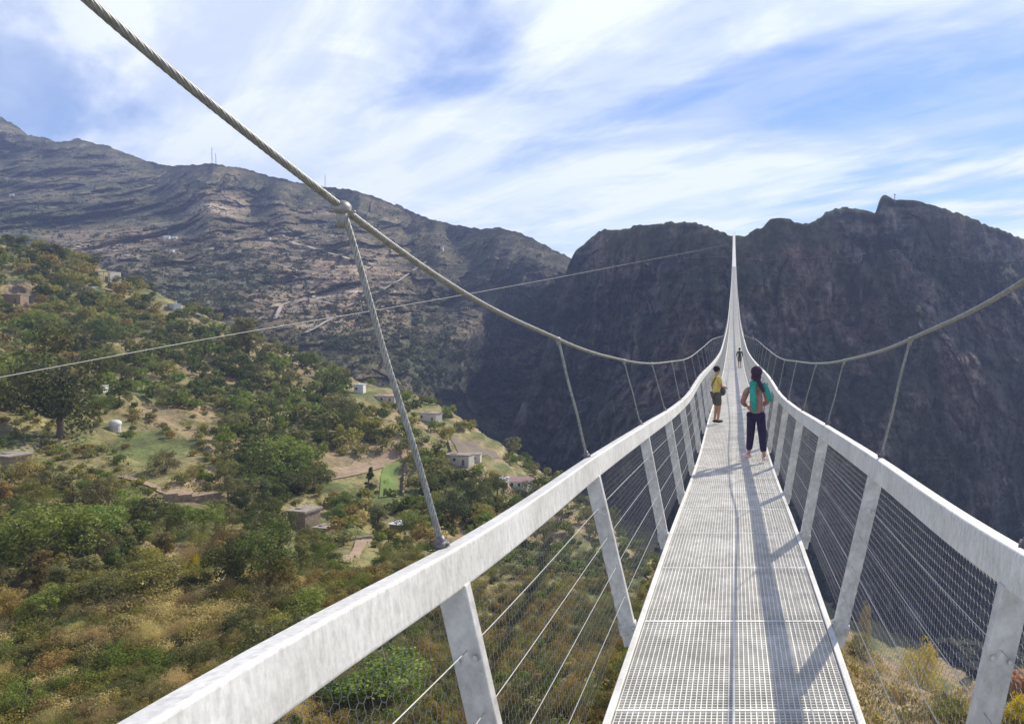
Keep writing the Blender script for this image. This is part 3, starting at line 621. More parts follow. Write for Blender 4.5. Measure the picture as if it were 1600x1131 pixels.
# undergrowth
NU = 9000; ux = np.concatenate([RNG.uniform(-60, 1075, NU), RNG.uniform(1310, 1640, 900)]); uy = np.concatenate([RNG.uniform(385, 1170, NU), RNG.uniform(1000, 1170, 900)]); pp, ok = hits(ux, uy)
cs, rs, cl = [], [], []; names = ['dark', 'green', 'olive', 'yellow', 'brown', 'straw']
for x, y, p, k in zip(ux, uy, pp, ok):
    if not k or p[1] > 520 or (clear(x, y) and rnd.random() < .93): continue
    if x > 1300 and rnd.random() < .8: continue
    if p[1] < 125 and x < 480 and rnd.random() < .96: continue
    r = rnd.uniform(.25, .75)*(1 if p[1] < 150 else 1.6); cs.append(p+np.array([0, 0, r*.4])); rs.append(r)
    kd = rnd.choice(names if x < 1300 else ['straw', 'yellow', 'brown', 'olive']) if not (y > 920 and x < 400) else rnd.choice(['straw', 'straw', 'straw', 'olive', 'yellow']); cl.append(LC_[kd]*rnd.uniform(.8, 1.15))
V, Fc, Cc = leaf_cloud(np.array(cs), np.array(rs), 40, np.array(rs)*.17, np.array(cl), RNG)
o = npmesh('undergrowth', V, Fc, M['scrub'], colour=Cc); tag(o, 'low grass tufts and scrub covering the ground between the trees', 'undergrowth', kind='stuff')
# dry grass on the lower left bank and the rim below the deck
NG = 5200; gx_ = np.concatenate([RNG.uniform(-40, 420, NG-1400), RNG.uniform(1310, 1640, 1400)]); gy_ = np.concatenate([RNG.uniform(915, 1160, NG-1400), RNG.uniform(1000, 1165, 1400)]); pp, ok = hits(gx_, gy_); pp = pp[ok]
n = 9; base = np.repeat(pp, n, 0)+np.stack([RNG.normal(size=len(pp)*n)*.25, RNG.normal(size=len(pp)*n)*.25, np.zeros(len(pp)*n)], -1)
L = RNG.uniform(.3, .8, len(base))[:, None]*np.where(base[:, :1] > 0, .45, 1); lean = RNG.normal(size=(len(base), 3))*.3; lean[:, 2] = 1; side = RNG.normal(size=(len(base), 3)); side[:, 2] = 0; side = side/np.linalg.norm(side, axis=1)[:, None]*.03
V = np.stack([base-side, base+side, base+lean*L], 1).reshape(-1, 3); cc = np.array([.36, .29, .13])*RNG.uniform(.6, 1.15, (len(base), 1)); Cc = np.repeat(cc, 3, 0)
o = npmesh('dry_grass', V, np.arange(len(V)).reshape(-1, 3), M['scrub'], colour=Cc); tag(o, 'straw-coloured dry grass on the near bank', 'grass', kind='stuff')

# ---------------------------------------------------------------- houses
HOUSES = []
def window(mb_parent, x, y, z, w, h, rot=0, frame=M['wood']):
    f = MB(); t = .07
    for sx in (-1, 1): f.box((x+sx*(w/2-t/2), y-.05, z), (t, .14, h))
    for sz in (-1, 1): f.box((x, y-.052, z+sz*(h/2-t/2)), (w-2*t, .14, t))
    o = f.build('window', frame, mb_parent); p = MB(); p.box((x, y-.01, z), (w-2*t-.004, .06, h-2*t-.004)); p.build('pane', M['dark'], o)
def house(x, y, w, dp, h, rz, name, label, cat='house', wall='stone', roof='roofgrey', over=.25, wins=2, door=True, pitch=0, at=None, rt=.28, slope=0):
    p = np.array(at) if at is not None else hits([x], [y])[0][0]
    w, dp, h = w*.84, dp*.84, h*.86; t = empty(name, p, rz, label=label, cat=cat); t.location.z -= .2
    mb = MB(); mb.box((0, dp/2, (h-3)/2), (w, dp, h+3)); o = mb.build('wall', M[wall], t, bevel=.05)
    rf = MB()
    if pitch:
        a = w/2+over; b = -over; c = dp+over; vs = [(-a, b, h+.003), (a, b, h+.003), (a, c, h+.003), (-a, c, h+.003), (-a, dp/2, h+pitch), (a, dp/2, h+pitch)]
        rf.add(vs, [(0, 1, 5, 4), (2, 3, 4, 5), (0, 4, 3), (1, 2, 5), (0, 3, 2, 1)])
    else:
        Ms = Matrix.Rotation(slope, 4, 'X'); rf.box((0, dp/2, h+rt/2+.003), (w+2*over, dp+2*over, rt), Ms if slope else None)
        rf.box((-w*.2, dp*.5, h+rt+.12), (w*.3, dp*.4, .22), Ms if slope else None)
    rf.build('roof', M[roof], t)
    if door:
        d = MB(); d.box((w*.28, -.03, 1.0), (.95, .12, 2.0)); do = d.build('door', M['wood'], t); k = MB(); k.box((w*.28+.33, -.12, 1.0), (.06, .08, .16)); k.build('handle', M['mast'], do)
    for k in range(wins):
        xx = -w*.36+k*w*.56/max(wins-1, 1) if wins > 1 else -w*.2
        if door and abs(xx-w*.28) < .9: continue
        window(t, xx, 0, h*.58, .9, 1.0)
    HOUSES.append(t); return t
h1 = house(14, 472, 11, 6, 4.4, .15, 'stone_house', 'flat-roofed stone house with a dark upper opening at the upper left edge', wall='stone', roof='roofgrey', wins=2)
house(463, 826, 6.0, 5.5, 4.6, -.25, 'stone_hut', 'flat-roofed brown stone hut with a pale parapet among dark trees', cat='hut', wall='stone', roof='roofgrey', wins=0, door=False, over=.35, rt=.5)
house(499, 836, 4.2, 4.0, 2.2, -.25, 'shed', 'low lean-to shed with a ribbed roof against the right of the stone hut', cat='shed', wall='stone', roof='roofgrey', wins=0, door=True, over=.3, rt=.15)
house(618, 828, 5.0, 4.0, 1.9, -.35, 'shed', 'small shed with a bright white metal roof', cat='shed', wall='stone', roof='tin', wins=0, door=False, over=.35, rt=.12)
house(0, 738, 7.6, 5, 4.4, -.3, 'stone_house', 'stone house with a grey plank roof cut by the left edge', wall='stone', roof='roofgrey', wins=1, door=False, over=.5)
house(803, 762, 11.5, 6, 2.9, -.2, 'house', 'white house with a pink roof and two dark windows just above the left handrail', wall='white', roof='roofpink', wins=3, door=False, pitch=1.3, over=.4)
house(780, 758, 4.5, 4, 2.6, -.2, 'outbuilding', 'small white outbuilding left of the pink-roofed house', cat='outbuilding', wall='white', roof='tin', wins=1, door=False)
house(713, 726, 11, 5, 4.0, -.15, 'farmhouse', 'earth-coloured farmhouse with small windows below the tilled field', wall='plaster', roof='roofgrey', wins=3)
house(735, 722, 8, 5, 3.2, .2, 'farmhouse', 'lower earth-coloured farmhouse touching the right corner of the tilled field', wall='plaster', roof='roofgrey', wins=2, door=False)
house(668, 658, 10, 5, 4.0, -.3, 'ruined_house', 'grey half-ruined house just right of the thick wire hanger', wall='plaster', roof='roofgrey', wins=2)
house(599, 628, 13, 7, 3.2, -.1, 'house', 'long sand-pink house just left of the thick wire hanger', wall='plaster', roof='roofpink', wins=3, rt=.35)
house(560, 614, 5, 4, 4.6, .1, 'house', 'narrow white house left of the sand-pink house', wall='white', roof='tin', wins=1, door=False)
house(266, 482, 9, 4, 2.4, -.5, 'house', 'low white house with a tiny chimney on the hill edge at the upper left', wall='white', roof='tin', wins=1, door=False)
house(135, 457, 7, 4, 2.6, -.1, 'house', 'low white-roofed house among the trees left of the unfinished concrete frame', wall='white', roof='tin', wins=1, door=False)
house(172, 476, 6, 4, 2.4, -.7, 'shed', 'small white-roofed shed with a leaning side below the unfinished concrete frame', cat='shed', wall='white', roof='tin', wins=0, door=False)
house(8, 398, 13, 6, 3.4, -.1, 'house', 'pale flat house at the left edge on top of the near hill', wall='plaster', roof='roofgrey', wins=3, door=False)
house(150, 612, 5.5, 3, 2.4, .1, 'shed', 'white shed half hidden behind leaves right of the tall dark tree', cat='shed', wall='white', roof='tin', wins=1, door=False)
c_ = MB(); c_.box((3.6, 1.0, 3.0), (.7, .7, 1.6)); ch = c_.build('chimney', M['white'], HOUSES[12])
# unfinished concrete frame
p = hits([162], [437])[0][0]; t = empty('unfinished_building', p, -.2, label='unfinished cream concrete frame with open bays on the hill edge', cat='building')
w_ = 7.0
for sx in (-1, 0, 1): mb = MB(); mb.box((sx*w_/2*.97, 0, 1.6), (.45, .45, 6.4)); mb.build('column', M['plaster'], t)
mb = MB(); mb.box((0, 0, 5.1), (w_+.5, .6, .55)); mb.build('lintel', M['plaster'], t)
mb = MB(); mb.box((w_/2+.1, 3.2, 1.7), (.4, 5.8, 6.6)); mb.box((0, 6.3, 1.7), (w_, .4, 6.6)); mb.build('wall', M['plaster'], t)
HOUSES.append(t)
# white dome and tank
p = hits([180], [672])[0][0]; t = empty('water_tank', p, label='small white domed tank on a block base in the dry slope', cat='tank')
mb = MB(); mb.ball((0, 0, 2.0), (1.5, 1.5, 1.1), 16, 10); mb.build('dome', M['white'], t, smooth=True); mb = MB(); mb.tube([(0, 0, -.5), (0, 0, 1.9)], 1.3, 16); mb.build('base', M['plaster'], t)
# far white houses on the mountain
for (x, y, w, h, lb) in [(259, 374, 9, 4.5, 'left of two white houses side by side on the far mountain terrace'), (271, 374, 8, 3.4, 'right and lower of two white houses side by side on the far mountain terrace'), (267, 393, 5, 2.6, 'lone white cabin below the pair of white houses on the far mountain'),
                      (420, 374, 2.6, 3, 'tiny white hut beside the far mountain road'), (690, 388, 4, 2.2, 'tiny pale hut at the right end of the far mountain road'), (17, 306, 6, 2.5, 'tiny pale house high on the far mountain at the left edge')]:
    q = on_left(x, y); q = q*(1-5/q[1]); house(0, 0, w, 4, h, random.uniform(-.2, .2), 'house', lb, wall='white', roof='tin', wins=2 if w > 5 else 1, door=w > 5, at=q, pitch=.9 if w > 5 else 0)
# garden and terrace walls
def wallrun(pix, h, label, th=.5):
    p, ok = hits([a for a, b in pix], [b for a, b in pix]); mb = MB(); p = [q for q, s in zip(p, ok) if s]
    for a, b in zip(p[:-1], p[1:]):
        L = np.linalg.norm(b-a); n = max(1, int(L/2.2))
        for i in range(n):
            q0 = a+(b-a)*i/n; q1 = a+(b-a)*(i+1)/n; z = float(H((q0[0]+q1[0])/2, (q0[1]+q1[1])/2)); an = math.atan2(q1[1]-q0[1], q1[0]-q0[0])
            Mt = Matrix.Translation(((q0[0]+q1[0])/2, (q0[1]+q1[1])/2, z))@Matrix.Rotation(an, 4, 'Z'); mb.box((0, 0, h/2-.4), (np.linalg.norm(q1-q0)*1.02, th*random.uniform(.9, 1.1), h*random.uniform(.85, 1.12)+.8), Mt)
    o = mb.build('terrace_wall', M['stone'], bevel=.06); tag(o, label, 'wall')
wallrun([(700, 690), (706, 712), (728, 730)], 1.0, 'rough stone wall along the left edge of the tilled field')
wallrun([(255, 778), (300, 783), (345, 780)], 1.6, 'reddish stone terrace wall under the dry grassy bank')
wallrun([(630, 775), (632, 740), (640, 715)], 1.1, 'low rubble wall right of the bright green field')
# poles on the hill
def pole(x, y, hgt, label, lamp=False):
    p = hits([x], [y])[0][0]; t = empty('utility_pole', p, label=label, cat='pole'); mb = MB(); mb.tube([(0, 0, -.5), (0, 0, hgt)], [.16, .11], 8); mb.build('post', M['mast'], t, smooth=True)
    mb = MB(); mb.box((0, 0, hgt-.5), (1.5, .1, .1)); mb.build('crossarm', M['wood'], t)
pole(47, 472, 9.5, 'grey utility pole right of the flat-roofed stone house at the upper left')
pole(225, 475, 7.5, 'grey utility pole among trees left of the low white house on the hill edge')
# masts on the ridges
def mast(x, y, q, hgt, label, w=.9):
    t = empty('radio_mast', q, label=label, cat='mast'); mb = MB(); n = int(hgt/2.2)
    for k in range(3):
        a = k*2.094; mb.tube([(w*math.cos(a), w*math.sin(a), -3), (w*.25*math.cos(a), w*.25*math.sin(a), hgt)], .11, 5)
    for i in range(n):
        z0 = hgt*i/n; z1 = hgt*(i+1)/n; r0 = w*(1-.75*i/n); r1 = w*(1-.75*(i+1)/n)
        for k in range(3):
            a = k*2.094; b = a+2.094; mb.tube([(r0*math.cos(a), r0*math.sin(a), z0), (r1*math.cos(b), r1*math.sin(b), z1)], .06, 4)
    mb.build('lattice', M['mast'], t); mb = MB(); mb.tube([(0, 0, hgt), (0, 0, hgt*1.15)], .07, 5); mb.build('antenna', M['mast'], t)
for x, y, hp_, lb in [(331, 256, 29, 'taller of the two masts on the ridge left of the main cable'), (337, 256, 18, 'shorter of the two masts on the ridge left of the main cable'), (508, 291, 20, 'thin mast on the ridge just above the wire hanger clamp')]:
    q = on_left(x, y); mast(x, y, q, hp_*q[1]/F*.87, lb, w=1.3)
q = on_right(1398, 313.5); t = empty('summit_beacon', q, label='short dark post with a crosspiece on the right-hand cliff summit', cat='beacon')
mb = MB(); mb.tube([(0, 0, -3), (0, 0, 7.0)], [.5, .3], 6); mb.build('post', M['mast'], t); mb = MB(); mb.box((.2, 0, 5.9), (2.0, .4, .7)); mb.build('crosspiece', M['mast'], t)

# orange rock at the right edge
M['orange'] = simple('rusty_rock', (.36, .15, .05), (.2, .09, .045), 1.2, .95, bump=.8, bscale=3)
p = P(1596, 1088, 45.); xs_ = np.linspace(0, 2*math.pi, 40, endpoint=False); zz = np.linspace(0, math.pi, 26)
T, Pz = np.meshgrid(xs_, zz); V = np.stack([np.sin(Pz)*np.cos(T), np.sin(Pz)*np.sin(T), np.cos(Pz)], -1); V = V*(1+.5*(ridged(V*1.4, 4, 9)[..., None]-.6))*np.array([1.2, 1.4, 1.7])+p-np.array([0, 0, .3])
fc = [(j*40+k, (j+1)*40+k, (j+1)*40+(k+1) % 40, j*40+(k+1) % 40) for j in range(25) for k in range(40)]
o = npmesh('rock', V.reshape(-1, 3), np.array(fc), M['orange']); tag(o, 'rusty orange rock at the right edge behind the nearest right post', 'rock')

# thin cable across the gorge with its carrier
tt = np.linspace(0, 1, 80); A = np.array([-57.5, -50., -17.]); Bp = np.array([-4., 655., 67.5]); yk = pchip([-50, 50, 69, 92, 273, 655], [-17, -3.9, -1.6, .9, 22, 67.5])
cp = [np.array([-49.9+(y-50)*.0759, y, float(yk(y))]) for y in np.linspace(-50, 655, 90)]
t = empty('aerial_cable', cp[0], label='thin cable strung across the gorge from the lower left to the cliff top', cat='cable')
mb = MB(); mb.tube([c-cp[0] for c in cp], .042, 6); mb.build('wire', M['cable'], t, smooth=True)
c = np.array([-49.9+(275-50)*.0759, 275., float(yk(275))]); t = empty('cable_carrier', c, label='small dark carrier hanging from the thin cable before the cliffs', cat='carrier')
dk = simple('carrier_dark', (.03, .03, .035), (.05, .04, .04), 2, .7)
mb = MB(); mb.tube([(0, 0, 0), (0, 0, -1.2)], .07, 6); mb.build('hanger_arm', dk, t); mb = MB(); mb.ball((0, 0, -1.9), (.95, .8, .8), 12, 8); mb.build('cage', dk, t, smooth=True)
for s in (-1, 1): mb = MB(); mb.tube([(-.08+s*.35, -.12, .03), (-.08+s*.35, .12, .03)], .18, 10); mb.build('wheel', dk, t)
far_path([(915, 402), (1000, 405), (1080, 403), (1145, 401), (1200, 407), (1260, 403), (1320, 403), (1360, 395), (1400, 390), (1430, 398), (1465, 405), (1500, 402), (1540, 410), (1600, 408)], 2.4, on_right, back=4, lift=.2, name='cliff_path')

# ---------------------------------------------------------------- labels of the plants
LM = [(467,812,'stone hut'),(617,820,'white-roofed shed'),(15,720,'left-edge stone house'),(800,752,'pink-roofed house'),(720,722,'farmhouses'),(668,650,'half-ruined house'),(595,620,'sand-pink house'),
      (262,477,'low white house'),(162,427,'concrete frame'),(20,455,'flat-roofed house'),(180,665,'white domed tank'),(607,748,'bright green field'),(574,755,'dark conifer'),(745,705,'tilled field'),(96,600,'tall dark tree'),
      (60,850,'largest green tree'),(256,715,'round grey-green bush'),(150,607,'half-hidden white shed'),(120,950,'straw-coloured bank'),(535,325,'hanger clamp'),(697,845,'wire hanger foot'),(350,1040,'left handrail'),
      (740,1050,'nearest left post'),(960,850,'second left post'),(1025,760,'third left post'),(440,700,'dry terrace'),(300,880,'orange-yellow bush'),(1440,1040,'golden yellow bush'),(60,1080,'lower left corner'),(560,870,'sloping footpath'),(850,960,'left net')]
NOUN = {'bare': 'tree', 'round': 'broadleaf tree', 'spreading': 'spreading olive tree', 'tall': 'slender tree', 'conifer': 'conifer', 'shrub': 'rounded shrub', 'stalks': 'wispy bush'}
CW = {'dark': 'dark green', 'green': 'fresh green', 'olive': 'grey-green', 'yellow': 'yellow-green', 'brown': 'brownish', 'straw': 'straw-coloured', 'gold': 'golden'}
GRP = {'bare': 'broadleaf trees on the village hillside', 'round': 'broadleaf trees on the village hillside', 'spreading': 'olive trees on the village hillside', 'tall': 'slender trees on the village hillside', 'conifer': 'conifers on the village hillside', 'shrub': 'shrubs on the hillside', 'stalks': 'wispy dry bushes on the hillside'}
CATN = {'shrub': 'shrub', 'stalks': 'bush'}
byl = {}
for t in TREES:
    t['o']['category'] = CATN.get(t['style'], 'tree'); t['o']['group'] = GRP[t['style']]
    if t['label']: t['o']['label'] = t['label']; continue
    q = np.array(t['p'])+np.array([0, 0, t['h']*.5]); x, y = px(q); s = t['h']*F/t['p'][1]
    sz = 'small' if s < 20 else ('mid-sized' if s < 34 else 'big')
    lm = min(LM, key=lambda l: math.hypot(l[0]-x, l[1]-y)); dx = x-lm[0]; dy = y-lm[1]; an = math.degrees(math.atan2(-dy, dx)) % 360
    dr = ['right of', 'up and right of', 'above', 'up and left of', 'left of', 'down and left of', 'below', 'down and right of'][int((an+22.5)//45) % 8]
    byl.setdefault('%s %s %s %s the %s' % (sz, CW[t['kind']], NOUN[t['style']], dr, lm[2]), []).append((math.hypot(dx, dy), t['o']))
ORD = ['nearest', 'second nearest', 'third nearest', 'fourth nearest', 'fifth nearest', 'sixth nearest']
for lb, L in byl.items():
    L.sort(key=lambda a: a[0])
    for i, (d_, o) in enumerate(L): o['label'] = lb if len(L) == 1 else lb+', '+ORD[min(i, 5)]
# ---------------------------------------------------------------- footbridge
Zd = pchip([-4, 0, 4.2, 8.5, 12.4, 15.5, 20.5, 30, 40, 54, 65, 110, 169, 281, 421, 600, 662], [-2.12, -2.2, -2.30, -2.47, -2.72, -2.86, -2.87, -3.12, -3.36, -3.48, -3.25, -1.5, 3.9, 17, 38, 69, 79])
Rx = pchip([-4, 0, 1.7, 2.98, 5.75, 8.5, 11.35, 14.2, 20.5, 40, 700], [1.16, 1.16, 1.16, 1.16, 1.15, 1.09, 1.07, 1.05, 1.02, 1.0, 1.0])
Rh = pchip([-4, 0, 1.7, 2.98, 5.75, 8.5, 14, 700], [1.6, 1.52, 1.46, 1.36, 1.285, 1.26, 1.27, 1.27])
def Rz(y): return Zd(y)+Rh(y)
Cz = pchip([-4, 1, 2.0, 2.9, 5.7, 8.5, 11.3, 14.2, 17, 25, 38, 54, 80, 110], [4.3, 1.45, .87, .441, -.149, -.466, -.668, -.80, -.917, -.98, -1.0, -1.25, -1.52, -.15])
Cxx = pchip([-4, 1, 2, 2.9, 5.7, 8.5, 11.3, 14.2, 17, 38, 80, 700], [2.5, 1.93, 1.757, 1.543, 1.363, 1.271, 1.26, 1.19, 1.16, 1.13, 1.04, 1.04])
def cabz(y): y = np.asarray(y, float); return np.where(y < 80, Cz(y), Rz(y)+.08)
ys = np.concatenate([np.arange(-3, 30, .25), np.arange(30, 120, 1.), np.arange(120, 662, 4.), [662]])
bridge = empty('suspension_footbridge', (0, 0, float(Zd(0))), label='galvanised steel suspension footbridge with mesh grating deck running across the gorge', cat='footbridge')
bz = float(Zd(0))
def fix(o): o.matrix_parent_inverse = Matrix.Translation((0, 0, -bz)); return o
def sweep(name, prof, ys, xf, zf, mat, side=1, smooth=False, parent=bridge):
    n = len(prof); V = np.zeros((len(ys), n, 3)); X0 = xf(ys); Z0 = zf(ys)
    for k, (a, b) in enumerate(prof): V[:, k, 0] = side*(X0+a); V[:, k, 1] = ys; V[:, k, 2] = Z0+b
    i = np.arange(len(ys)-1)[:, None]*n; k = np.arange(n)[None]; k2 = (k+1) % n
    Fc = np.stack([i+k, i+k2, i+n+k2, i+n+k], -1).reshape(-1, 4)
    if side > 0: Fc = Fc[:, ::-1]
    return fix(npmesh(name, V.reshape(-1, 3), Fc, mat, parent, smooth=smooth))
def rrect(w, h, r, tilt=0):
    pts = []
    for cx, cz, a0 in ((0, 0, 0), (-w, 0, 90), (-w, -h, 180), (0, -h, 270)):
        for a in (0, 30, 60, 90):
            an = math.radians(a0+a); ox = cx+(-r if cx == 0 else r); oz = cz+(-r if cz == 0 else r); pts.append((ox+r*math.cos(an), oz+r*math.sin(an)))
    c, s = math.cos(tilt), math.sin(tilt); return [(a*c-b*s, a*s+b*c) for a, b in pts]
for sd in (-1, 1):
    sweep('handrail', rrect(.085, .165, .012, -.12), ys, Rx, Rz, M['rail'], sd)
    sweep('edge_beam', rrect(.045, .12, .005), ys, lambda y: 0*y+.75, lambda y: Zd(y)+.012, M['beam'], sd)
    for k in range(1, 5):
        f = k/5.; sweep('railing_wire', [(.0028*math.cos(a), .0028*math.sin(a)) for a in (0, 1.57, 3.14, 4.71)], ys[ys < 200], lambda y, f=f: .775+(Rx(y)-.05-.775)*f, lambda y, f=f: Zd(y)+(Rh(y)-.15)*f, M['wire'], sd)
# grating: bearing bars along the deck, cross bars, panel joints
VV, FF = [], []; nv = 0
def addbox(c, d):
    global nv
    c = np.asarray(c, float).reshape(-1, 3); d = np.asarray(d, float)/2
    s = np.array([[-1, -1, -1], [1, -1, -1], [-1, 1, -1], [1, 1, -1], [-1, -1, 1], [1, -1, 1], [-1, 1, 1], [1, 1, 1]])
    V = (c[:, None]+s[None]*d).reshape(-1, 3); f = np.array([[0, 2, 3, 1], [4, 5, 7, 6], [0, 1, 5, 4], [2, 6, 7, 3], [0, 4, 6, 2], [1, 3, 7, 5]])
    FF.append((f[None]+np.arange(len(c))[:, None, None]*8).reshape(-1, 4)+nv); VV.append(V); nv += len(V)
def addstrip(x, w, h, yy, dz=0.):
    global nv
    z = Zd(yy)+dz; V = np.stack([np.stack([0*yy+x-w/2, yy, z], 1), np.stack([0*yy+x+w/2, yy, z], 1), np.stack([0*yy+x+w/2, yy, z-h], 1), np.stack([0*yy+x-w/2, yy, z-h], 1)], 1).reshape(-1, 3)
    i = np.arange(len(yy)-1)[:, None]*4; k = np.arange(4)[None]; k2 = (k+1) % 4; FF.append(np.stack([i+k, i+4+k, i+4+k2, i+k2], -1).reshape(-1, 4)+nv); VV.append(V); nv += len(V)
yn = np.arange(-3, 330.1, .7)
for x in np.arange(-.693, .70, .033): addstrip(x, .0065, .03, yn)
addstrip(-.002, .014, .032, yn, .001)
yc = np.concatenate([np.arange(-3, 120, .033), np.arange(120, 330, .066)]); cw = np.array([0, 0, 0.]); pts = np.stack([0*yc, yc, Zd(yc)-.0145], 1); addbox(pts, (1.395, .0055, .025))
yj = np.arange(-2.65, 330, 1.4); addbox(np.stack([0*yj, yj, Zd(yj)-.012], 1), (1.397, .022, .03))
yf = np.concatenate([np.arange(330, 662, 3.), [662]]); addstrip(0, 1.40, .03, yf)
g = fix(npmesh('deck_grating', np.concatenate(VV), np.concatenate(FF), M['grate'], bridge))
# cross beams under the deck carry the posts
yp = .10+2.8*np.arange(-1, 236); mb = []
VV, FF = [], []; nv = 0; addbox(np.stack([0*yp, yp, Zd(yp)-.10], 1), (1.62, .08, .12)); o = fix(npmesh('cross_beam', np.concatenate(VV), np.concatenate(FF), M['post'], bridge)); o['kind'] = 'stuff'
# net between rail and deck
def netting(sd, y0, y1, a, b, r, k0=0):
    ns = int((y1-y0)/a); nt_ = int(1.15/b); i = np.arange(ns+1); segs = []
    def pt(ii, tt):
        y = y0+ii*a; f = np.clip(tt/1.15, 0, 1); zb = Zd(y)-.06; x = .865+(Rx(y)+.012-.865)*f; z = zb+(Rh(y)-.14+.06)*f
        return np.stack([sd*x, y, z], -1)
    wob = lambda ii, j: .1*a*(vnoise(np.stack([ii*.7, 0*ii+j*.9, 0*ii], -1), 4)-.5)
    c = b*.27
    for j in range(nt_):
        up = np.where((i+j) % 2 == 0, c, -c)*.5; t0 = (j+.5)*b+up; p = pt(i+wob(i*1., j), t0); segs.append(np.stack([p[:-1], p[1:]], 1))
        m = ((i+j) % 2 == 0); q = i[m]; tA = (j+.5)*b+c*.5; tB = (j+1.5)*b-c*.5
        if j < nt_-1: segs.append(np.stack([pt(q+wob(q*1., j), tA), pt(q+wob(q*1., j+1), tB)], 1))
    s = np.concatenate(segs); t = s[:, 1]-s[:, 0]; t /= np.linalg.norm(t, axis=1)[:, None]; u = np.cross(t, [1., 0, 0]); u /= np.linalg.norm(u, axis=1)[:, None]; w = np.cross(t, u)
    rg = [u*math.cos(q)*r+w*math.sin(q)*r for q in (0, 2.094, 4.189)]
    V = np.stack([s[:, 0]+rg[0], s[:, 0]+rg[1], s[:, 0]+rg[2], s[:, 1]+rg[0], s[:, 1]+rg[1], s[:, 1]+rg[2]], 1).reshape(-1, 3)
    f = np.array([[0, 1, 4, 3], [1, 2, 5, 4], [2, 0, 3, 5]]); return V, (f[None]+np.arange(len(s))[:, None, None]*6).reshape(-1, 4)
for sd in (-1, 1):
    V1, F1 = netting(sd, .8, 20, .024, .042, .0011); V2, F2 = netting(sd, 20, 70, .09, .10, .0022)
    fix(npmesh('safety_net', np.concatenate([V1, V2]), np.concatenate([F1, F2+len(V1)]), M['net'], bridge))
# posts
for sd in (-1, 1):
    base = None
    for k, y in enumerate(yp[:50]):
        y = float(y); x0 = .79; z0 = float(Zd(y))-.16; x1 = float(Rx(y))-.055; z1 = float(Rz(y))-.15; L = math.hypot(x1-x0, z1-z0); an = math.atan2(x1-x0, z1-z0)
        if base is None:
            mb = MB(); mb.box((0, 0, .5), (.115, .055, 1.0)); mb.box((0, 0, .10), (.135, .075, .06));
            for sx_ in (-1, 1): mb.tube([(sx_*.035, -.03, .80), (sx_*.035, -.042, .80)], .011, 6); mb.tube([(sx_*.045, -.05, .10), (sx_*.045, -.062, .10)], .011, 6)
            base = mb.build('post', M['post'], bridge, bevel=.008); base.modifiers['bevel'].width = .006; o = base
        else: o = base.copy(); COL.objects.link(o)
        o.location = (sd*x0, y, z0); o.rotation_euler = (0, sd*an, 0); o.scale = (1, 1, L); o.parent = bridge; fix(o)
VV, FF = [], []; nv = 0
for sd in (-1, 1):
    for y in yp[50:]:
        y = float(y); c0 = np.array([sd*.79, y, float(Zd(y))-.16]); c1 = np.array([sd*(float(Rx(y))-.055), y, float(Rz(y))-.15]); e = np.array([.0575, 0, 0]); g_ = np.array([0, .0275, 0])
        VV.append(np.array([c0-e-g_, c0+e-g_, c0+e+g_, c0-e+g_, c1-e-g_, c1+e-g_, c1+e+g_, c1-e+g_])); FF.append(np.array([[0, 1, 5, 4], [1, 2, 6, 5], [2, 3, 7, 6], [3, 0, 4, 7]])+nv); nv += 8
o = fix(npmesh('post', np.concatenate(VV), np.concatenate(FF), M['post'], bridge)); o['kind'] = 'stuff'
for sd in (-1, 1):
    for k in range(12):
        y = 2.96+5.6*k; s_ = float(Rz(y+.1)-Rz(y-.1))/.2; mb = MB(); Mj = Matrix.Translation((sd*(float(Rx(y))-.0425), y, float(Rz(y))-.0825))@Matrix.Rotation(math.atan(s_), 4, 'X')@Matrix.Rotation(-sd*-.12, 4, 'Y')
        mb.box((0, 0, 0), (.092, .012, .172), Mj); jo_ = mb.build("rail_joint", M['post'], bridge); fix(jo_)
# ropes
def rope(C, R, n=6, pitch=.3, m=6, step=1):
    """strands laid in a helix round the centre line C"""
    C = np.asarray(C); t = np.gradient(C, axis=0); t /= np.linalg.norm(t, axis=1)[:, None]; u = np.cross(t, [0.31, .17, .93]); u /= np.linalg.norm(u, axis=1)[:, None]; w = np.cross(t, u)
    s = np.concatenate([[0], np.cumsum(np.linalg.norm(np.diff(C, axis=0), axis=1))]); rs_ = R*.37; rh = R-rs_; VV, FF = [], []; nv = 0
    for k in range(n):
        ph = 2*math.pi*(s/pitch+k/n); c = C+(u*np.cos(ph)[:, None]+w*np.sin(ph)[:, None])*rh
        ring = np.stack([c+(u*math.cos(a)+w*math.sin(a))*rs_ for a in np.arange(m)*2*math.pi/m], 1); i = np.arange(len(C)-1)[:, None]*m; kk = np.arange(m)[None]; k2 = (kk+1) % m
        FF.append(np.stack([i+kk, i+m+kk, i+m+k2, i+k2], -1).reshape(-1, 4)+nv); VV.append(ring.reshape(-1, 3)); nv += len(C)*m
    ring = np.stack([C+(u*math.cos(a)+w*math.sin(a))*rh for a in np.arange(m)*2*math.pi/m], 1); i = np.arange(len(C)-1)[:, None]*m
    FF.append(np.stack([i+kk, i+m+kk, i+m+k2, i+k2], -1).reshape(-1, 4)+nv); VV.append(ring.reshape(-1, 3))
    return np.concatenate(VV), np.concatenate(FF)
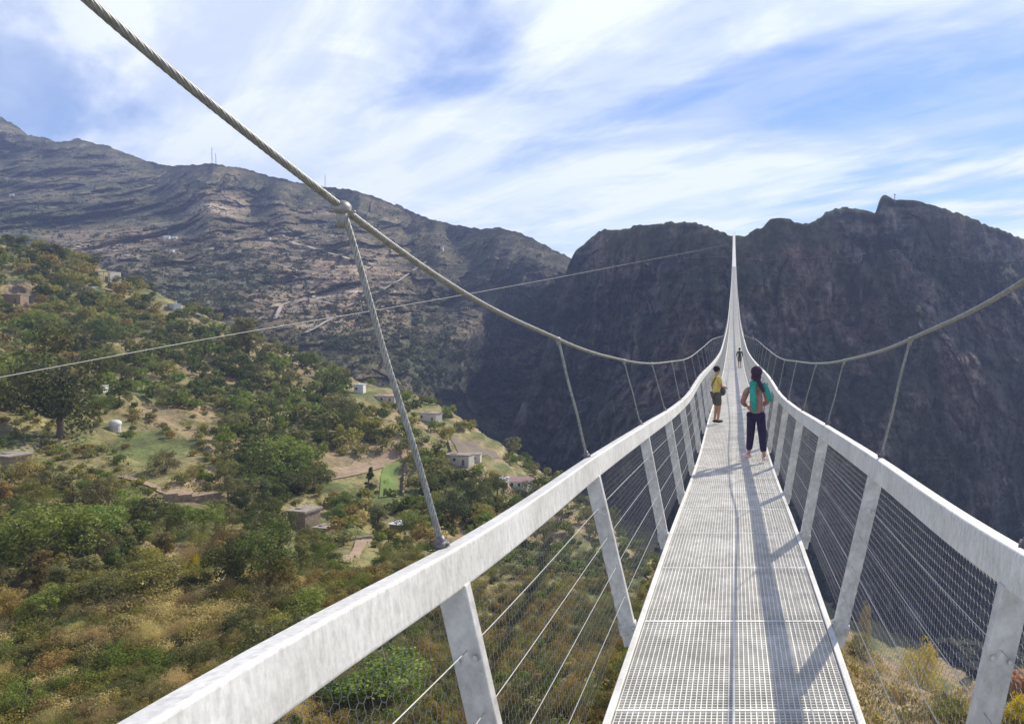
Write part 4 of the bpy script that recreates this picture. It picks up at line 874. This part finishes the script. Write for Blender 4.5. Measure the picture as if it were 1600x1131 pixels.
for sd in (-1, 1):
    y = np.concatenate([np.arange(-3, 12, .02), np.arange(12, 30, .05)]); C = np.stack([sd*Cxx(y), y, cabz(y)], 1); V1, F1 = rope(C, .0150, 8, .21)
    y = np.concatenate([np.arange(29.9, 120, 1.), np.arange(120, 662, 4.), [662]]); mb = MB(); mb.tube(np.stack([sd*Cxx(y), y, cabz(y)], 1), .0155, 8); V2 = np.array(mb.v); F2 = np.array([f for f in mb.f if len(f) == 4])
    fix(npmesh('main_cable', np.concatenate([V1, V2]), np.concatenate([F1, F2+len(V1)]), M['cable'], bridge, smooth=True))
    for k, y in enumerate(yp[1:31]):
        y = float(y)
        top = np.array([sd*float(Cxx(y)), y, float(cabz(y))]); bot = np.array([sd*(float(Rx(y))-.014), y, float(Rz(y))-.005])
        if k == 0 or top[2]-bot[2] < .12: continue
        tt = np.linspace(0, 1, 70 if y < 12 else 12)[:, None]; L = top[2]-bot[2]; C = top*(1-tt)+bot*tt; R = .0128 if y < 4 else (.0108 if y < 7 else .008)
        C[:, 0] += .004*np.sin(tt[:, 0]*9+k)*np.sin(tt[:, 0]*math.pi)*(y < 10)
        if y < 12: V, Fc = rope(C, R, 6, .15); o = npmesh('hanger', V, Fc, M['cable'], bridge, smooth=True)
        else: mb = MB(); mb.tube(C, R, 6); o = mb.build('hanger', M['cable'], bridge, smooth=True)
        fix(o)
        mb = MB(); q_ = 1 if k == 1 else .62; mb.ball(top, (.032*q_, .038*q_, .031*q_), 14, 10); mb.tube([top, top-np.array([0, 0, .08*q_])], [.024*q_, .018*q_], 10)
        for s_ in (-1, 1): mb.tube([top+np.array([-.04*q_, s_*.02*q_, -.012]), top+np.array([.04*q_, s_*.02*q_, -.012])], .006*q_, 6)
        c_ = mb.build('clamp', M['clamp'], o, smooth=True)
        mb = MB(); d_ = (top-bot)/np.linalg.norm(top-bot); mb.tube([bot-d_*.01, bot+d_*.008, bot+d_*.012, bot+d_*.035, bot+d_*.055], [.028, .028, .021, .019, .015], 12); mb.box(bot+d_*.018, (.03, .06, .03)); mb.tube([bot+d_*.022-np.array([.03, 0, 0]), bot+d_*.022+np.array([.03, 0, 0])], .008, 6); mb.build('ferrule', M['ferrule'], o, smooth=True)

# ---------------------------------------------------------------- people
def cloth(name, c, c2=None): return simple(name, c, c2 or tuple(v*.72 for v in c), 9, .9, bump=.3, bscale=14)
SK = simple('skin', (.42, .25, .17), (.36, .2, .13), 6, .6)
def skin(name, joints, edges, mat, parent, root=None, sub=2):
    """one continuous surface grown round a skeleton; joints: name -> (x, y, z, rx[, ry])"""
    names = list(joints); me = bpy.data.meshes.new(name); me.from_pydata([joints[n][:3] for n in names], [(names.index(a), names.index(b)) for a, b in edges], [])
    me.materials.append(mat); o = link(bpy.data.objects.new(name, me), parent); md = o.modifiers.new('skin', 'SKIN'); md.use_smooth_shade = True; md.branch_smoothing = .6
    if not me.skin_vertices: me.attributes
    sv = me.skin_vertices[0].data if len(me.skin_vertices) else None
    if sv is None:
        bm = bmesh.new(); bm.from_mesh(me); bm.verts.layers.skin.verify(); bm.to_mesh(me); bm.free(); sv = me.skin_vertices[0].data
    for i, n in enumerate(names):
        j = joints[n]; sv[i].radius = (j[3], j[4] if len(j) > 4 else j[3]); sv[i].use_root = (n == (root or names[0]))
    s = o.modifiers.new('sub', 'SUBSURF'); s.levels = s.render_levels = sub
    return o
def fingers(J, E, side, wrist, dirv, H_):
    """palm, four fingers of unequal length and a thumb from the side of the palm"""
    w = Vector(wrist); d = Vector(dirv).normalized(); s = d.cross(Vector((0, 1, .2))).normalized(); c = d.cross(s).normalized(); k = H_/1.75
    palm = w+d*.055*k; J[side+'palm'] = (*palm, .022*k); E.append((side+'wrist', side+'palm'))
    for i, (off, L) in enumerate(((-.030, .070), (-.010, .08), (.010, .075), (.030, .058))):
        a = palm+s*off*k+d*.03*k; b = a+d*L*.5*k+c*.01; e = b+d*L*.4*k+c*.025*k
        for q, (p_, r_) in enumerate(((a, .0095), (b, .009), (e, .0075))): J['%sf%d%d' % (side, i, q)] = (*p_, r_*k)
        E += [(side+'palm', '%sf%d0' % (side, i)), ('%sf%d0' % (side, i), '%sf%d1' % (side, i)), ('%sf%d1' % (side, i), '%sf%d2' % (side, i))]
    a = w+s*.028*k+d*.03*k; b = a+s*.025*k+d*.025*k+c*.01
    J[side+'t0'] = (*a, .012*k); J[side+'t1'] = (*b, .009*k); E += [(side+'palm', side+'t0'), (side+'t0', side+'t1')]
def figure(name, loc, rz, Hh, pose, label, m):
    """pose gives hips, knees, ankles, elbows, wrists in units of the standing height"""
    t = empty(name, loc, rz, label=label, cat='person'); k = Hh
    def S3(p, *r): return tuple(float(v)*k for v in (*p, *r))
    g = pose; lean = g.get('lean', 0.); J = {}; E = []
    J['pelvis'] = S3((0, 0, .53), .072, .058); J['waist'] = S3((0, lean*.3, .62), .062, .050); J['chest'] = S3((0, lean*.7, .73), .078, .056); J['neck0'] = S3((0, lean, .815), .042, .036)
    hd = g.get('head', (0, 0)); J['neck1'] = S3((hd[0]*.4, lean+hd[1]*.4, .855), .029); J['jaw'] = S3((hd[0]*.9, lean+hd[1]*.9, .885), .038, .042); J['skull'] = S3((hd[0], lean+hd[1], .935), .047, .056); J['crown'] = S3((hd[0], lean+hd[1], .968), .036, .042)
    E += [('pelvis', 'waist'), ('waist', 'chest'), ('chest', 'neck0'), ('neck0', 'neck1'), ('neck1', 'jaw'), ('jaw', 'skull'), ('skull', 'crown')]
    for s, q in ((-1, 'L'), (1, 'R')):
        J[q+'sh'] = S3((s*.103, lean, .80), .034); J[q+'el'] = S3(g[q+'el'], .024); J[q+'wrist'] = S3(g[q+'wr'], .016); E += [('neck0', q+'sh'), (q+'sh', q+'el'), (q+'el', q+'wrist')]
        dv = Vector(g[q+'wr'])-Vector(g[q+'el']); fingers(J, E, q, J[q+'wrist'][:3], g.get(q+'hd', dv), Hh)
        J[q+'hip'] = S3((s*.052, 0, .50), .055); J[q+'kn'] = S3(g[q+'kn'], .033); J[q+'calf'] = S3((np.array(g[q+'kn'])*.62+np.array(g[q+'an'])*.38), .031); J[q+'ank'] = S3(g[q+'an'], .02)
        ft = np.array(g[q+'an'])+np.array(g[q+'ft']); J[q+'toe'] = S3(ft, .018); E += [('pelvis', q+'hip'), (q+'hip', q+'kn'), (q+'kn', q+'calf'), (q+'calf', q+'ank'), (q+'ank', q+'toe')]
    body = skin('body', J, E, SK, t)
    fd = Vector(g.get('face', (0, 1, 0))).normalized(); hc = Vector(J['skull'][:3]); sd = fd.cross(Vector((0, 0, 1))).normalized()
    mb = MB(); n0 = hc+fd*.050*k+Vector((0, 0, -.008*k)); mb.ball(n0, (.009*k, .009*k, .014*k), 8, 6); mb.build('nose', SK, t, smooth=True)
    for s in (-1, 1):
        mb = MB(); mb.ball(hc+fd*.046*k+sd*s*.018*k, (.006*k,)*3, 8, 6); mb.build('eye', M['dark'], t, smooth=True)
        mb = MB(); mb.ball(hc+sd*s*.047*k+Vector((0, 0, -.01*k)), (.007*k, .009*k, .016*k), 8, 6); mb.build('ear', SK, t, smooth=True)
    mb = MB(); mb.ball(hc+fd*.044*k+Vector((0, 0, -.032*k)), (.012*k, .006*k, .004*k), 8, 6); mb.build('mouth', cloth('lips', (.35, .12, .1)), t, smooth=True)
    # hair
    mb = MB(); ctr = hc-fd*.013*k+Vector((0, 0, .016*k)); mb.ball(ctr, (.060*k, .064*k, .057*k), 18, 14); mb.build('hair', m['hair'], t, smooth=True)
    # top
    sl = g.get('sleeve', 1.); J2 = {n: J[n] for n in ('pelvis', 'waist', 'chest', 'neck0')}; gr = m.get('fat', 1.18)
    for n in J2: a = J2[n]; J2[n] = (a[0], a[1], a[2], a[3]*gr, a[4]*gr)
    J2['pelvis'] = (*S3((0, 0, g.get('hem', .52))), J['pelvis'][3]*gr, J['pelvis'][4]*gr); J2['neck0'] = (*J['neck0'][:3], .05*k, .043*k)
    E2 = [('pelvis', 'waist'), ('waist', 'chest'), ('chest', 'neck0')]
    for q in 'LR':
        a = np.array(J[q+'el'][:3]); b = np.array(J[q+'wrist'][:3]); J2[q+'sh'] = (*J[q+'sh'][:3], .042*k)
        if sl > .5: J2[q+'el'] = (*a, .033*k); J2[q+'wr'] = (*(a+(b-a)*.92), .026*k); E2 += [('neck0', q+'sh'), (q+'sh', q+'el'), (q+'el', q+'wr')]
        else: c = np.array(J[q+'sh'][:3]); J2[q+'mid'] = (*(c+(a-c)*.75), .036*k); E2 += [('neck0', q+'sh'), (q+'sh', q+'mid')]
    skin(m.get('topname', 'shirt'), J2, E2, m['top'], t, root='pelvis')
    J3 = {'pelvis': (*J['pelvis'][:3], J['pelvis'][3]*1.1, J['pelvis'][4]*1.12)}; E3 = []
    leg = g.get('leg', .9)
    for q in 'LR':
        kn = np.array(J[q+'kn'][:3]); an = np.array(J[q+'ank'][:3]); hip = np.array(J[q+'hip'][:3]); J3[q+'hip'] = (*hip, .066*k)
        if leg > .5: J3[q+'kn'] = (*kn, .050*k); J3[q+'cu'] = (*(kn+(an-kn)*leg), .040*k); E3 += [('pelvis', q+'hip'), (q+'hip', q+'kn'), (q+'kn', q+'cu')]
        else: J3[q+'kn'] = (*(hip+(kn-hip)*.95), .052*k); E3 += [('pelvis', q+'hip'), (q+'hip', q+'kn')]
        sh = MB(); an = J[q+'ank']; ft = J[q+'toe']; f = Vector(ft[:3])-Vector(an[:3]); f.z = 0; f.normalize(); Mx = Matrix.Rotation(math.atan2(f.y, f.x), 3, 'Z')
        sh.ball(Vector(an[:3])+f*.032*k+Vector((0, 0, -.012*k)), (.078*k, .03*k, .026*k), 14, 9, Mx); sh.build('shoe', m['shoe'], t, smooth=True)
    skin(m.get('legname', 'trousers'), J3, E3, m['leg'], t, root='pelvis')
    return t, J, k
def dz(y): return float(Zd(y))
# woman in front: from behind, head turned left, left elbow out
y1 = 14.7; pose = dict(Lel=(-.155, .03, .655), Lwr=(-.10, .13, .60), Rel=(.135, .02, .66), Rwr=(.07, .13, .62), Lkn=(-.062, .055, .285), Rkn=(.07, -.012, .28), Lan=(-.085, .085, .042), Ran=(.088, -.085, .045), Lft=(-.06, .05, -.018), Rft=(-.01, -.085, -.018) and (.0, .085, -.018), head=(-.008, .01), face=(-.75, .6, 0), hem=.50, leg=.78)
m1 = dict(hair=cloth('plum_cap', (.05, .025, .06)), top=cloth('mauve_sweater', (.40, .21, .18), (.27, .13, .13)), leg=cloth('navy_trousers', (.03, .022, .07)), shoe=cloth('pink_shoe', (.72, .52, .52)), topname='sweater', fat=1.28)
t1, J1, k1 = figure('person', (.44, y1, dz(y1)+.035), 0, 1.75, pose, 'person in a mauve sweater and turquoise scarf walking with navy trousers, nearest on the deck', m1)
TQ = cloth('turquoise_scarf', (.03, .36, .28), (.02, .24, .2))
def band(name, pts, w, th, mat, parent):
    mb = MB(); pts = [Vector(p) for p in pts]; vs = []
    for i, p in enumerate(pts):
        t = (pts[min(i+1, len(pts)-1)]-pts[max(i-1, 0)]).normalized(); s = t.cross(Vector((0, 1, 0))).normalized(); n = t.cross(s); ww = w[i] if hasattr(w, '__len__') else w
        for a, b in ((-1, -.6), (-.3, -1), (.3, -1), (1, -.6), (1, .6), (0, 1), (-1, .6)): vs.append(p+s*a*ww/2+n*b*th/2)
    fs = [(i*7+k, i*7+(k+1) % 7, i*7+7+(k+1) % 7, i*7+7+k) for i in range(len(pts)-1) for k in range(7)]+[tuple(range(7)), tuple(range((len(pts)-1)*7, len(pts)*7))]
    mb.add(vs, fs); return mb.build(name, mat, parent, smooth=True)
mb = MB(); mb.ball((0, 0, 1.54), (.135, .125, .06), 18, 8); sc = mb.build('scarf', TQ, t1, smooth=True)
band('scarf_end', [(-.06, -.10, 1.56), (-.075, -.155, 1.42), (-.06, -.165, 1.25), (-.045, -.15, 1.08), (-.03, -.15, .98)], [.11, .13, .125, .11, .07], .035, TQ, sc)
band('scarf_end', [(.13, -.06, 1.54), (.20, -.10, 1.42), (.25, -.10, 1.30), (.29, -.10, 1.18)], [.1, .11, .11, .08], .03, TQ, sc)
band('hair_tail', [(.02, -.07, 1.70), (.05, -.13, 1.58), (.10, -.16, 1.47), (.15, -.16, 1.38)], [.09, .09, .08, .05], .06, m1['hair'], t1)
mb = MB(); mb.ball((.01, -.045, 1.775), (.118, .12, .115), 18, 12); mb.build('headscarf', m1['hair'], t1, smooth=True)
# man by the left rail in a yellow shirt, turned right
y2 = 20.3; pose = dict(Lel=(-.13, .01, .65), Lwr=(-.06, .14, .625), Rel=(.14, .02, .655), Rwr=(.08, .14, .63), Lkn=(-.035, .02, .28), Rkn=(.045, .035, .28), Lan=(-.03, -.02, .042), Ran=(.05, .0, .042), Lft=(0, .085, -.018), Rft=(.0, .085, -.018), face=(0, 1, -.1), hem=.47, leg=.3, sleeve=.3, head=(0, .02))
m2 = dict(hair=cloth('dark_hair', (.02, .015, .012)), top=cloth('yellow_shirt', (.68, .52, .15), (.52, .40, .12)), leg=cloth('charcoal_shorts', (.11, .105, .09)), shoe=cloth('dark_shoe', (.05, .045, .045)), legname='shorts', fat=1.3)
t2, J2_, k2 = figure('person', (-.49, y2, dz(y2)+.035), -1.0, 1.56, pose, 'person in a yellow shirt and dark shorts standing at the left handrail', m2)
gb = cloth('grey_bag', (.13, .13, .14)); mb = MB(); mb.ball((.03, .19, .86), (.11, .08, .12), 14, 10); t3 = empty('shoulder_bag', (-.49, y2, dz(y2)+.035), -1.0, label='grey bag held at the waist of the person in yellow', cat='bag')
mb.build('pouch', gb, t3, smooth=True); band('strap', [(.03, .13, .95), (.08, .125, 1.15), (.12, .06, 1.28), (.08, -.08, 1.25), (-.04, -.125, 1.05), (-.12, -.05, .92)], .04, .012, gb, t3)
# far walker
y3 = 53.; pose = dict(Lel=(-.15, -.03, .66), Lwr=(-.13, .04, .58), Rel=(.15, .03, .66), Rwr=(.13, .08, .57), Lkn=(-.04, .05, .29), Rkn=(.045, -.01, .28), Lan=(-.035, .06, .042), Ran=(.05, -.10, .05), Lft=(0, .085, -.018), Rft=(.0, .08, -.022), face=(0, 1, 0), hem=.50, leg=.3, lean=.02)
m3 = dict(hair=cloth('black_hair', (.02, .018, .018)), top=cloth('dark_shirt', (.05, .05, .06)), leg=cloth('grey_shorts', (.16, .16, .17)), shoe=m2['shoe'], legname='shorts', fat=1.25)
figure('person', (.40, y3, dz(y3)+.035), .1, 1.45, pose, 'person in a dark shirt and grey shorts far along the deck', m3)

# ---------------------------------------------------------------- light, air, sky, camera
SUN = Vector((.66, 1.05, 1.0)).normalized()
el = math.asin(SUN.z); az = math.atan2(SUN.x, SUN.y)
w = bpy.data.worlds.new('World'); S.world = w; w.use_nodes = True; nt = w.node_tree; nt.nodes.clear()
out = N(nt, 'ShaderNodeOutputWorld'); bg = N(nt, 'ShaderNodeBackground'); bg.inputs['Strength'].default_value = .12; nt.links.new(bg.outputs[0], out.inputs[0])
sky = N(nt, 'ShaderNodeTexSky'); sky.sky_type = 'NISHITA'; sky.sun_disc = False; sky.sun_elevation = el; sky.sun_rotation = az; sky.air_density = 1.0; sky.dust_density = .3; sky.ozone_density = 2.0; sky.altitude = 900
tc = N(nt, 'ShaderNodeTexCoord'); sx = N(nt, 'ShaderNodeSeparateXYZ'); nt.links.new(tc.outputs['Generated'], sx.inputs[0])
def mth(op, a, b=None, clamp=False):
    n = N(nt, 'ShaderNodeMath', operation=op); n.use_clamp = clamp
    for i, v in enumerate((a, b)):
        if v is None: continue
        if hasattr(v, 'is_output') or hasattr(v, 'links'): nt.links.new(v, n.inputs[i])
        else: n.inputs[i].default_value = v
    return n.outputs[0]
zz = mth('ADD', mth('MAXIMUM', sx.outputs[2], 0.0), .13); cxn = N(nt, 'ShaderNodeCombineXYZ'); nt.links.new(mth('DIVIDE', sx.outputs[0], zz), cxn.inputs[0]); nt.links.new(mth('DIVIDE', sx.outputs[1], zz), cxn.inputs[1])
def clouds(rot, scl, nscale, detail, rough, dist, lo, hi, off=(0, 0, 0)):
    m1_ = N(nt, 'ShaderNodeMapping'); m1_.inputs['Rotation'].default_value = (0, 0, rot); nt.links.new(cxn.outputs[0], m1_.inputs[0])
    m2_ = N(nt, 'ShaderNodeMapping'); m2_.inputs['Scale'].default_value = scl; m2_.inputs['Location'].default_value = off; nt.links.new(m1_.outputs[0], m2_.inputs[0])
    n = N(nt, 'ShaderNodeTexNoise'); n.inputs['Scale'].default_value = nscale; n.inputs['Detail'].default_value = detail; n.inputs['Roughness'].default_value = rough; n.inputs['Distortion'].default_value = dist; nt.links.new(m2_.outputs[0], n.inputs[0])
    mr = N(nt, 'ShaderNodeMapRange'); mr.interpolation_type = 'SMOOTHERSTEP'; mr.inputs[1].default_value = lo; mr.inputs[2].default_value = hi; nt.links.new(n.outputs['Fac'], mr.inputs[0]); return mr.outputs[0]
c1 = clouds(math.radians(38), (.42, 1.0, 1), .95, 10, .56, .5, .34, .54, (7.18, 4.02, 0))
c2 = clouds(math.radians(42), (.22, 1.3, 1), 1.7, 8, .62, .3, .36, .64, (8.0, 6.1, 0))
c3 = clouds(math.radians(30), (.7, 1.2, 1), 2.2, 9, .62, .6, .40, .68, (3.2, 4.1, 0))
cm = mth('ADD', mth('MULTIPLY', c1, .62), mth('MULTIPLY', c2, .36)); cm = mth('ADD', cm, mth('MULTIPLY', c3, .26)); cm = mth('ADD', mth('MULTIPLY', mth('MINIMUM', cm, 1.0), .86), .08); up_ = N(nt, 'ShaderNodeMapRange'); up_.interpolation_type = 'SMOOTHSTEP'; up_.inputs[1].default_value = .42; up_.inputs[2].default_value = .72; up_.inputs[3].default_value = 1; up_.inputs[4].default_value = .22; nt.links.new(sx.outputs[2], up_.inputs[0]); cm = mth('MULTIPLY', cm, up_.outputs[0])  # clouds thinned overhead, out of view, to lower and blue the ambient light
mix = N(nt, 'ShaderNodeMixRGB'); nt.links.new(cm, mix.inputs[0]); skm = N(nt, 'ShaderNodeMixRGB', blend_type='MULTIPLY'); skm.inputs[0].default_value = 1; skm.inputs[2].default_value = (.54, .74, 1.04, 1); nt.links.new(sky.outputs[0], skm.inputs[1])
cc = N(nt, 'ShaderNodeMixRGB'); nt.links.new(mth('POWER', c1, 1.6), cc.inputs[0]); cc.inputs[1].default_value = (5.6, 6.3, 7.8, 1); cc.inputs[2].default_value = (8.0, 8.4, 9.0, 1)
nt.links.new(skm.outputs[0], mix.inputs[1]); nt.links.new(cc.outputs[0], mix.inputs[2]); nt.links.new(mix.outputs[0], bg.inputs[0])
sd_ = bpy.data.lights.new('sun', 'SUN'); sd_.energy = 4.9; sd_.angle = math.radians(.53); sd_.color = (1, .92, .77); so = bpy.data.objects.new('sun', sd_); COL.objects.link(so); so.rotation_euler = (-SUN).to_track_quat('-Z', 'Y').to_euler(); so.location = (50, 50, 80)
# the air
hm, hn, hb, ho = newmat('air'); hn.nodes.remove(hb); pv = N(hn, 'ShaderNodeVolumePrincipled'); pv.inputs['Color'].default_value = (.48, .6, 1, 1); pv.inputs['Density'].default_value = HAZE; pv.inputs['Anisotropy'].default_value = .2; hn.links.new(pv.outputs[0], ho.inputs['Volume'])
mb = MB(); mb.box((0, 1050, 130), (3800, 3080, 800)); o = mb.build('haze', hm); tag(o, kind='stuff')
cam = bpy.data.cameras.new('camera'); co = bpy.data.objects.new('camera', cam); COL.objects.link(co); co.location = (0, 0, 0); co.rotation_euler = (math.pi/2, 0, 0)
cam.sensor_fit = 'HORIZONTAL'; cam.sensor_width = 36; cam.lens = 36*F/1600; cam.shift_x = -(CX-800)/1600.; cam.shift_y = -(565.5-CY)/1600.; cam.clip_start = .05; cam.clip_end = 12000
S.camera = co
S.render.resolution_x = 1024; S.render.resolution_y = 723
S.view_settings.view_transform = 'Standard'; S.view_settings.look = 'None'; S.view_settings.exposure = .25; S.view_settings.gamma = 1
S.render.engine = 'CYCLES'; S.cycles.max_bounces = 5; S.cycles.volume_bounces = 0; S.cycles.transparent_max_bounces = 6
print('objects', len(bpy.data.objects))
